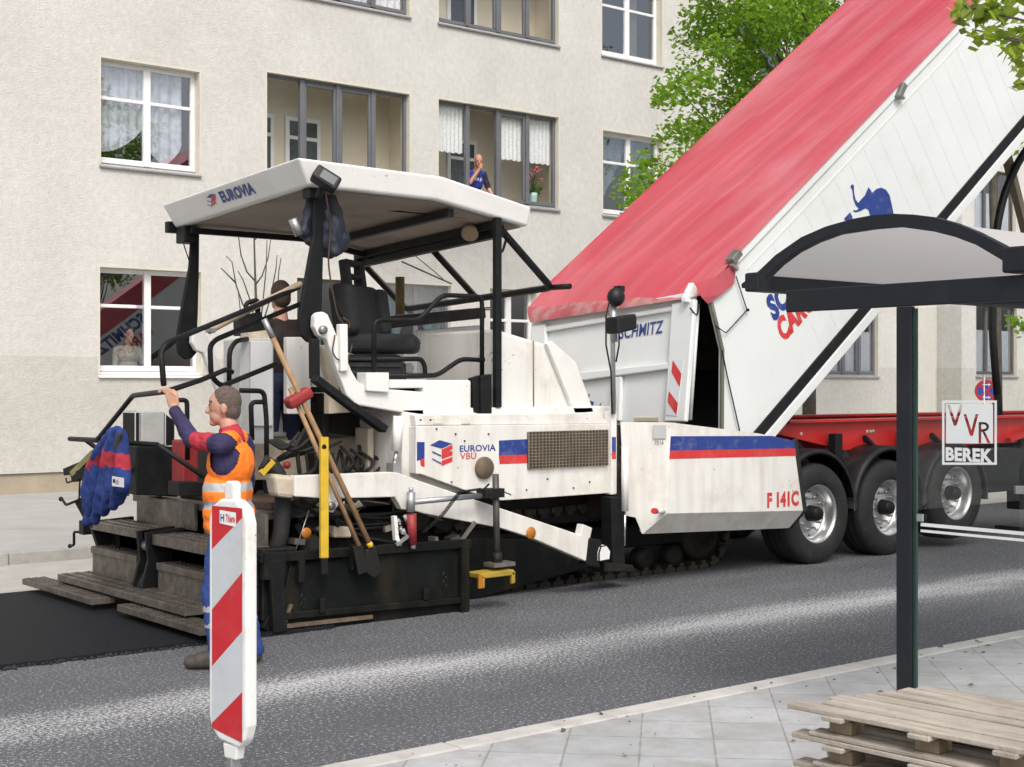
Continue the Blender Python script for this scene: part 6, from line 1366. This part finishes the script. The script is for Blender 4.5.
# dark jacket hung on the rear roof leg
kc = P(322, 225, 9.42); K = thing("rain_jacket", "bundled dark blue jacket hanging under the front corner of the paver roof", "jacket", tuple(kc))
CANV = mat("navy_rain_cloth", (.020, .026, .045), .55, 0, .3, 10, bump=.3, bscale=30)
pr = [('e', tuple(P(327, 232, 9.62)), (.14, .11, .16), None, CANV), ('e', tuple(P(336, 240, 9.65)), (.10, .1, .13), None, CANV), ('c', tuple(P(324, 195, 9.64)), .05, tuple(P(322, 240, 9.62)), .11, CANV), ('c', tuple(P(304, 232, 9.62)), .05, tuple(P(330, 250, 9.62)), .07, CANV), ('c', tuple(P(331, 200, 9.64)), .06, tuple(P(343, 238, 9.65)), .06, DKC), ('c', tuple(P(309, 240, 9.62)), .05, tuple(P(326, 252, 9.62)), .05, DKC), ('c', tuple(P(313, 195, 9.63)), .03, tuple(P(305, 232, 9.62)), .06, CANV), ('c', tuple(P(326, 212, 9.55)), .03, tuple(P(334, 250, 9.56)), .05, CANV)]
sdf_figure("fabric", pr, K, .010, 4, None, (.020, 10, (CANV, DKC)))
cn_ = P(296, 227, 9.6); tag(MB().tube([cn_ + V((-.03, 0, .06)), cn_ + V((.03, 0, -.06))], .035, GALV, 14).build("drink_can"), "silver can tucked beside the bundled jacket under the paver roof", "can")

# ---------------------------------------------------------------- people
SKIN = mat("skin", (.50, .27, .19), .55, 0, .08, 14); HAIRB = mat("brown_hair", (.045, .026, .017), .6, 0, .3, 60, bump=.6, bscale=150); HAIRG = mat("grey_brown_hair", (.11, .08, .065), .6, 0, .3, 60, bump=.6, bscale=150)
ORV = mat("hi_vis_orange", (1.0, .22, .015), .7, 0, .06, 9, bump=.15, bscale=40); SILV = mat("reflective_tape", (.36, .37, .38), .4, 0, .05, 20); SHOE = mat("work_shoe", (.06, .05, .042), .7, 0, .3, 15); BLUT = mat("blue_trousers", (.022, .052, .215), .85, 0, .15, 10, bump=.2, bscale=60)
def head_prims(c, F, L, skin, hair, s=1.0, bald=False):
    c = V(c); F = V(F).normalized(); L = V(L).normalized(); U = F.cross(L) if F.cross(L).z > 0 else L.cross(F)
    M = Matrix((F, L, U)).transposed(); p = lambda f, l, u: tuple(c + (F * f + L * l + U * u) * s)
    R = lambda *r: tuple(x * s for x in r)
    out = [('e', p(.0, 0, .015), R(.096, .076, .108), M, skin), ('e', p(.035, 0, -.055), R(.055, .056, .062), M, skin), ('c', p(.085, 0, .0), .013 * s, p(.103, 0, -.028), .016 * s, skin), ('c', p(.075, -.02, -.062), .012 * s, p(.075, .02, -.062), .012 * s, mat("lips", (.38, .14, .12), .5)),
           ('c', p(.06, 0, -.1), .024 * s, p(.07, 0, -.1), .022 * s, skin)]
    for sd in (1, -1):
        out += [('e', p(-.005, .078 * sd, -.01), R(.020, .012, .034), M, skin), ('e', p(.082, .032 * sd, .015), R(.010, .012, .006), M, mat("eye_dark", (.035, .03, .025), .6)), ('c', p(.085, .018 * sd, .038), .008 * s, p(.076, .05 * sd, .036), .007 * s, hair)]
    if not bald: out += [('e', p(-.018, 0, .036), R(.098, .082, .103), M, hair), ('e', p(-.045, 0, -.02), R(.066, .074, .075), M, hair)]
    else: out += [('e', p(-.05, 0, -.01), R(.055, .078, .05), M, hair)]
    return out
def hand_prims(wrist, palm_dir, across, palm_n, skin, curl=.9, s=1.0, thumb=1):
    """palm plus five fingers that curl towards palm_n"""
    w_ = V(wrist); D = V(palm_dir).normalized(); A = V(across).normalized(); Nn = V(palm_n).normalized(); out = []
    for k in range(4): o = (k - 1.5) * .020 * s; out.append(('c', tuple(w_ + D * .012 * s + A * o * .75), .0155 * s, tuple(w_ + D * .085 * s + A * o), .0125 * s, skin))
    for k, ln in enumerate((.066, .078, .074, .058)):
        o = (k - 1.5) * .0235 * s; p = w_ + D * .088 * s + A * o; a = 0
        for seg, fr in enumerate((.45, .32, .23)):
            a += curl * (.55, .95, .8)[seg]; q = p + (D * math.cos(a) + Nn * math.sin(a)) * ln * fr * s * 1.15
            out.append(('c', tuple(p), (.0090 - .0008 * seg) * s, tuple(q), (.0084 - .0008 * seg) * s, skin)); p = q
    p = w_ + D * .03 * s + A * thumb * .03 * s; q = p + (D * .6 + A * thumb * .55 + Nn * .5).normalized() * .045 * s; r = q + (D * .7 - A * thumb * .1 + Nn * .8).normalized() * .034 * s
    out += [('c', tuple(p), .014 * s, tuple(q), .0115 * s, skin), ('c', tuple(q), .011 * s, tuple(r), .009 * s, skin)]
    return out
# worker at the screed
WC = V((4.335, 8.215, 0)); F = V((-.70, .714, 0)).normalized(); L = V((-F.y, F.x, 0))
def W(f, l, z): return tuple(WC + F * f + L * l + V((0, 0, z)))
WK = thing("person", "worker in orange vest and blue trousers at the screed, left hand gripping the black handrail", "person", tuple(WC))
pr = []
for s, ff in ((1, .10), (-1, -.06)):
    hip, kn_, ank = W(.03, .095 * s, .93), W(.06 + ff * .6, .11 * s, .50), W(ff - .02, .115 * s, .10)
    pr += [('c', hip, .105, kn_, .075, BLUT), ('c', kn_, .075, ank, .064, BLUT), ('c', W(ff - .03, .115 * s, .055), .045, W(ff + .16, .12 * s, .045), .046, SHOE), ('c', W(ff + .02, .115 * s, .075), .05, W(ff + .1, .118 * s, .06), .05, SHOE)]
M0 = Matrix((F, L, V((0, 0, 1)))).transposed()
pr += [('e', W(.02, 0, .97), (.125, .165, .14), M0, BLUT), ('e', W(.05, 0, 1.14), (.13, .165, .17), M0, NAVY), ('e', W(.03, 0, 1.31), (.125, .185, .17), M0, NAVY), ('c', W(.02, -.15, 1.44), .062, W(.02, .15, 1.44), .062, NAVY), ('c', W(.03, 0, 1.44), .066, W(.055, 0, 1.56), .056, SKIN), ('c', W(.03, 0, 1.47), .078, W(.04, 0, 1.50), .072, REDC)]
sh, elb = V(W(.03, .19, 1.43)), V(W(.275, .07, 1.455))
Hn = HAND; wr = Hn - (Hn - elb).normalized() * .085 + V((.01, 0, -.03))
m1 = sh.lerp(elb, .25); m2 = sh.lerp(elb, .85)
pr += [('c', tuple(sh), .072, tuple(m1), .066, NAVY), ('c', tuple(m1), .066, tuple(m2), .058, REDC), ('c', tuple(m2), .058, tuple(elb), .054, NAVY), ('c', tuple(elb), .055, tuple(elb.lerp(wr, .85)), .040, NAVY), ('c', tuple(elb.lerp(wr, .8)), .029, tuple(wr), .027, SKIN)]
pdir = (Hn - wr).normalized(); acr = V((.62, -.78, .0)).normalized()
pr += hand_prims(wr, V((0, 0, 1)) * .8 + pdir * .5, acr, F + V((0, 0, -.1)), SKIN, 1.1, 1.0, 1)
shr, elr = V(W(.02, -.20, 1.43)), V(W(.02, -.27, 1.15)); wrr = V(W(.16, -.25, .93))
pr += [('c', tuple(shr), .070, tuple(elr), .056, NAVY), ('c', tuple(elr), .056, tuple(wrr), .040, NAVY)]; pr += hand_prims(wrr, F * .4 + V((0, 0, -1)), F, L, SKIN, .5)
FH_ = (F * .95 + L * .25).normalized(); LH = V((-FH_.y, FH_.x, 0)); hd = W(.085, 0, 1.665)
body = sdf_figure("body", pr + head_prims(hd, FH_, LH, SKIN, HAIRG), WK, .0052, 3, None, (.009, 17, (BLUT, NAVY, REDC)))
q = MB()
for z in (.29, .39):
    for s, ff in ((1, .10), (-1, -.06)):
        t_ = (.50 - z) / .40; c = V(W(.06 + ff * .6, .11 * s, .50)).lerp(V(W(ff - .02, .115 * s, .10)), t_); q.lathe([(.076 - .010 * t_, -.02), (.0775 - .010 * t_, 0), (.076 - .010 * t_, .02)], c, (0, 0, 1), SILV, 20)
q.build("trouser_tape", WK)
vpr = [('e', W(.05, 0, .92), (.160, .20, .12), M0, ORV), ('e', W(.05, 0, .98), (.165, .205, .14), M0, ORV), ('e', W(.06, 0, 1.12), (.158, .195, .18), M0, ORV), ('e', W(.035, 0, 1.30), (.148, .20, .175), M0, ORV), ('c', W(.02, -.12, 1.455), .064, W(.02, .12, 1.455), .064, ORV)]
def keepv(p):
    d = p - WC; f = d.dot(F); l = d.dot(L); z = p.z
    if z < .85: return False
    if abs(l) > .125 and ((f - .035) / .098) ** 2 + ((z - 1.37) / .135) ** 2 < 1: return False
    if (f - .07) ** 2 + l ** 2 < .0085 and z > 1.46: return False
    return True
vest = sdf_figure("vest", vpr, WK, .008, 3, keepv, (.010, 13, (ORV,)))
vest.data.materials.append(SILV)
for p in vest.data.polygons:
    z = p.center.z + ORG[vest.name].z
    if 1.02 < z < 1.07 or 1.135 < z < 1.185: p.material_index = len(vest.data.materials) - 1
# operator behind the cabinet, seen from the back
OC = V((5.83, 10.27, .86)); F = V((.1, 1, 0)).normalized(); L = V((-F.y, F.x, 0))
def O(f, l, z): return tuple(OC + F * f + L * l + V((0, 0, z)))
M0 = Matrix((F, L, V((0, 0, 1)))).transposed(); BRJ = mat("dark_brown_sweater", (.022, .014, .013), .9, 0, .25, 14); NVT = mat("navy_trousers", (.015, .020, .055), .85, 0, .2, 10)
OP = thing("person", "dark-haired man in dark brown top standing with his back turned on the paver", "person", tuple(OC))
pr = []
for s in (1, -1): pr += [('c', O(0, .09 * s, .93), .10, O(.03, .1 * s, .5), .07, NVT), ('c', O(.03, .1 * s, .5), .07, O(0, .1 * s, .1), .055, NVT), ('c', O(-.03, .1 * s, .045), .043, O(.17, .11 * s, .04), .042, SHOE), ('c', O(0, .19 * s, 1.42), .068, O(.02, .26 * s, 1.14), .054, BRJ), ('c', O(.02, .26 * s, 1.14), .054, O(.2, .22 * s, 1.0), .04, BRJ)]; pr += hand_prims(O(.21, .22 * s, .995), F, L, (0, 0, -1), SKIN, .6, 1, -s)
pr += [('e', O(0, 0, .98), (.125, .165, .14), M0, NVT), ('e', O(0, 0, 1.13), (.125, .165, .18), M0, BRJ), ('e', O(0, 0, 1.31), (.125, .19, .17), M0, BRJ), ('c', O(-.01, -.15, 1.43), .062, O(-.01, .15, 1.43), .062, BRJ), ('c', O(0, 0, 1.44), .06, O(.02, 0, 1.57), .053, SKIN)]
sdf_figure("body", pr + head_prims(O(.03, 0, 1.675), F, L, SKIN, HAIRB), OP, .008, 3, None, (.009, 15, (NVT, BRJ)))
# man leaning out of the open loggia window
hc = P(480, 161, 22.12); zf = hc.z - 1.60; MC = V((hc.x, 22.34, zf)); F = V((-.15, -1, 0)).normalized(); L = V((-F.y, F.x, 0)); M0 = Matrix((F, L, V((0, 0, 1)))).transposed()
def A_(f, l, z): return tuple(MC + F * f + L * l + V((0, 0, z)))
MN = thing("person", "bald man in a blue vest at the open first-floor window, hand raised to his mouth", "person", tuple(MC))
VST = mat("blue_vest", (.025, .045, .30), .8, 0, .25, 14); DNV = mat("dark_navy_shirt", (.016, .017, .04), .85, 0, .2, 10); SKR = mat("ruddy_skin", (.52, .25, .17), .5, 0, .1, 12)
pr = [('c', A_(-.05, .1, 0.08), .06, A_(-.05, .1, .9), .1, NVT), ('c', A_(-.05, -.1, 0.08), .06, A_(-.05, -.1, .9), .1, NVT), ('e', A_(-.02, 0, 1.0), (.13, .17, .16), M0, VST), ('e', A_(.05, 0, 1.22), (.13, .19, .2), M0, VST), ('c', A_(.07, -.15, 1.38), .06, A_(.07, .15, 1.38), .06, VST), ('c', A_(.1, 0, 1.38), .06, A_(.17, 0, 1.52), .052, SKR)]
pr += [('c', A_(.07, .20, 1.36), .068, A_(.12, .27, 1.10), .055, DNV), ('c', A_(.12, .27, 1.10), .044, A_(.24, .30, .93), .034, SKR), ('c', A_(.07, -.20, 1.36), .068, A_(.22, -.22, 1.12), .055, DNV), ('c', A_(.22, -.22, 1.12), .046, A_(.31, -.05, 1.40), .033, SKR)]
pr += hand_prims(A_(.315, -.045, 1.41), (L * .35 + V((0, 0, 1)) * .9), F, L * 1 - F * .3, SKR, .9, 1.0, 1); pr += hand_prims(A_(.25, .30, .92), F + V((0, 0, -.3)), L, (0, 0, -1), SKR, .4, 1, -1)
FM = (F * .9 - L * .3 + V((0, 0, -.25))).normalized(); LM = V((0, 0, 1)).cross(FM).normalized()
sdf_figure("body", pr + head_prims(A_(.215, 0, 1.60), FM, LM, SKR, mat("grey_fringe_hair", (.35, .33, .31), .7), 1.05, True), MN, .009, 3, None, (.010, 16, (VST, DNV)))
q = MB(); o = V(A_(.185, -.075, 1.22)); text_mb(q, "BJ", o + V((0, -.012, -.02)), L, (0, 0, 1), .07, SW, .14, .0, lift=.012); q.build("shirt_print", MN)
# person behind the ground-floor window
hc = P(131, 335, 22.62); BC = V((hc.x, 22.75, hc.z - 1.45)); F = V((.1, -1, 0)).normalized(); L = V((-F.y, F.x, 0)); M0 = Matrix((F, L, V((0, 0, 1)))).transposed()
def B2(f, l, z): return tuple(BC + F * f + L * l + V((0, 0, z)))
PB = thing("person", "person in a pale khaki shirt behind the glass of the lower left window", "person", tuple(BC)); KH = mat("khaki_shirt", (.42, .40, .32), .85, 0, .2, 9)
pr = [('c', B2(0, .09, .06), .06, B2(0, .09, .8), .1, NVT), ('c', B2(0, -.09, .06), .06, B2(0, -.09, .8), .1, NVT), ('e', B2(0, 0, .9), (.13, .19, .17), M0, KH), ('e', B2(0, 0, 1.1), (.13, .2, .17), M0, KH), ('c', B2(0, -.16, 1.21), .065, B2(0, .16, 1.21), .065, KH), ('c', B2(0, 0, 1.22), .055, B2(.02, 0, 1.36), .05, SKR)]
for s in (1, -1): pr += [('c', B2(0, .21 * s, 1.19), .062, B2(.05, .27 * s, .93), .052, KH), ('c', B2(.05, .27 * s, .93), .044, B2(.22, .14 * s, .84), .032, SKR)]; pr += hand_prims(B2(.23, .13 * s, .84), F - L * .4 * s, V((0, 0, 1)), -L * s, SKR, .5, 1, 1)
sdf_figure("body", pr + head_prims(B2(.04, 0, 1.46), F, L, SKR, HAIRG), PB, .009, 3, None, (.010, 15, (KH,)))
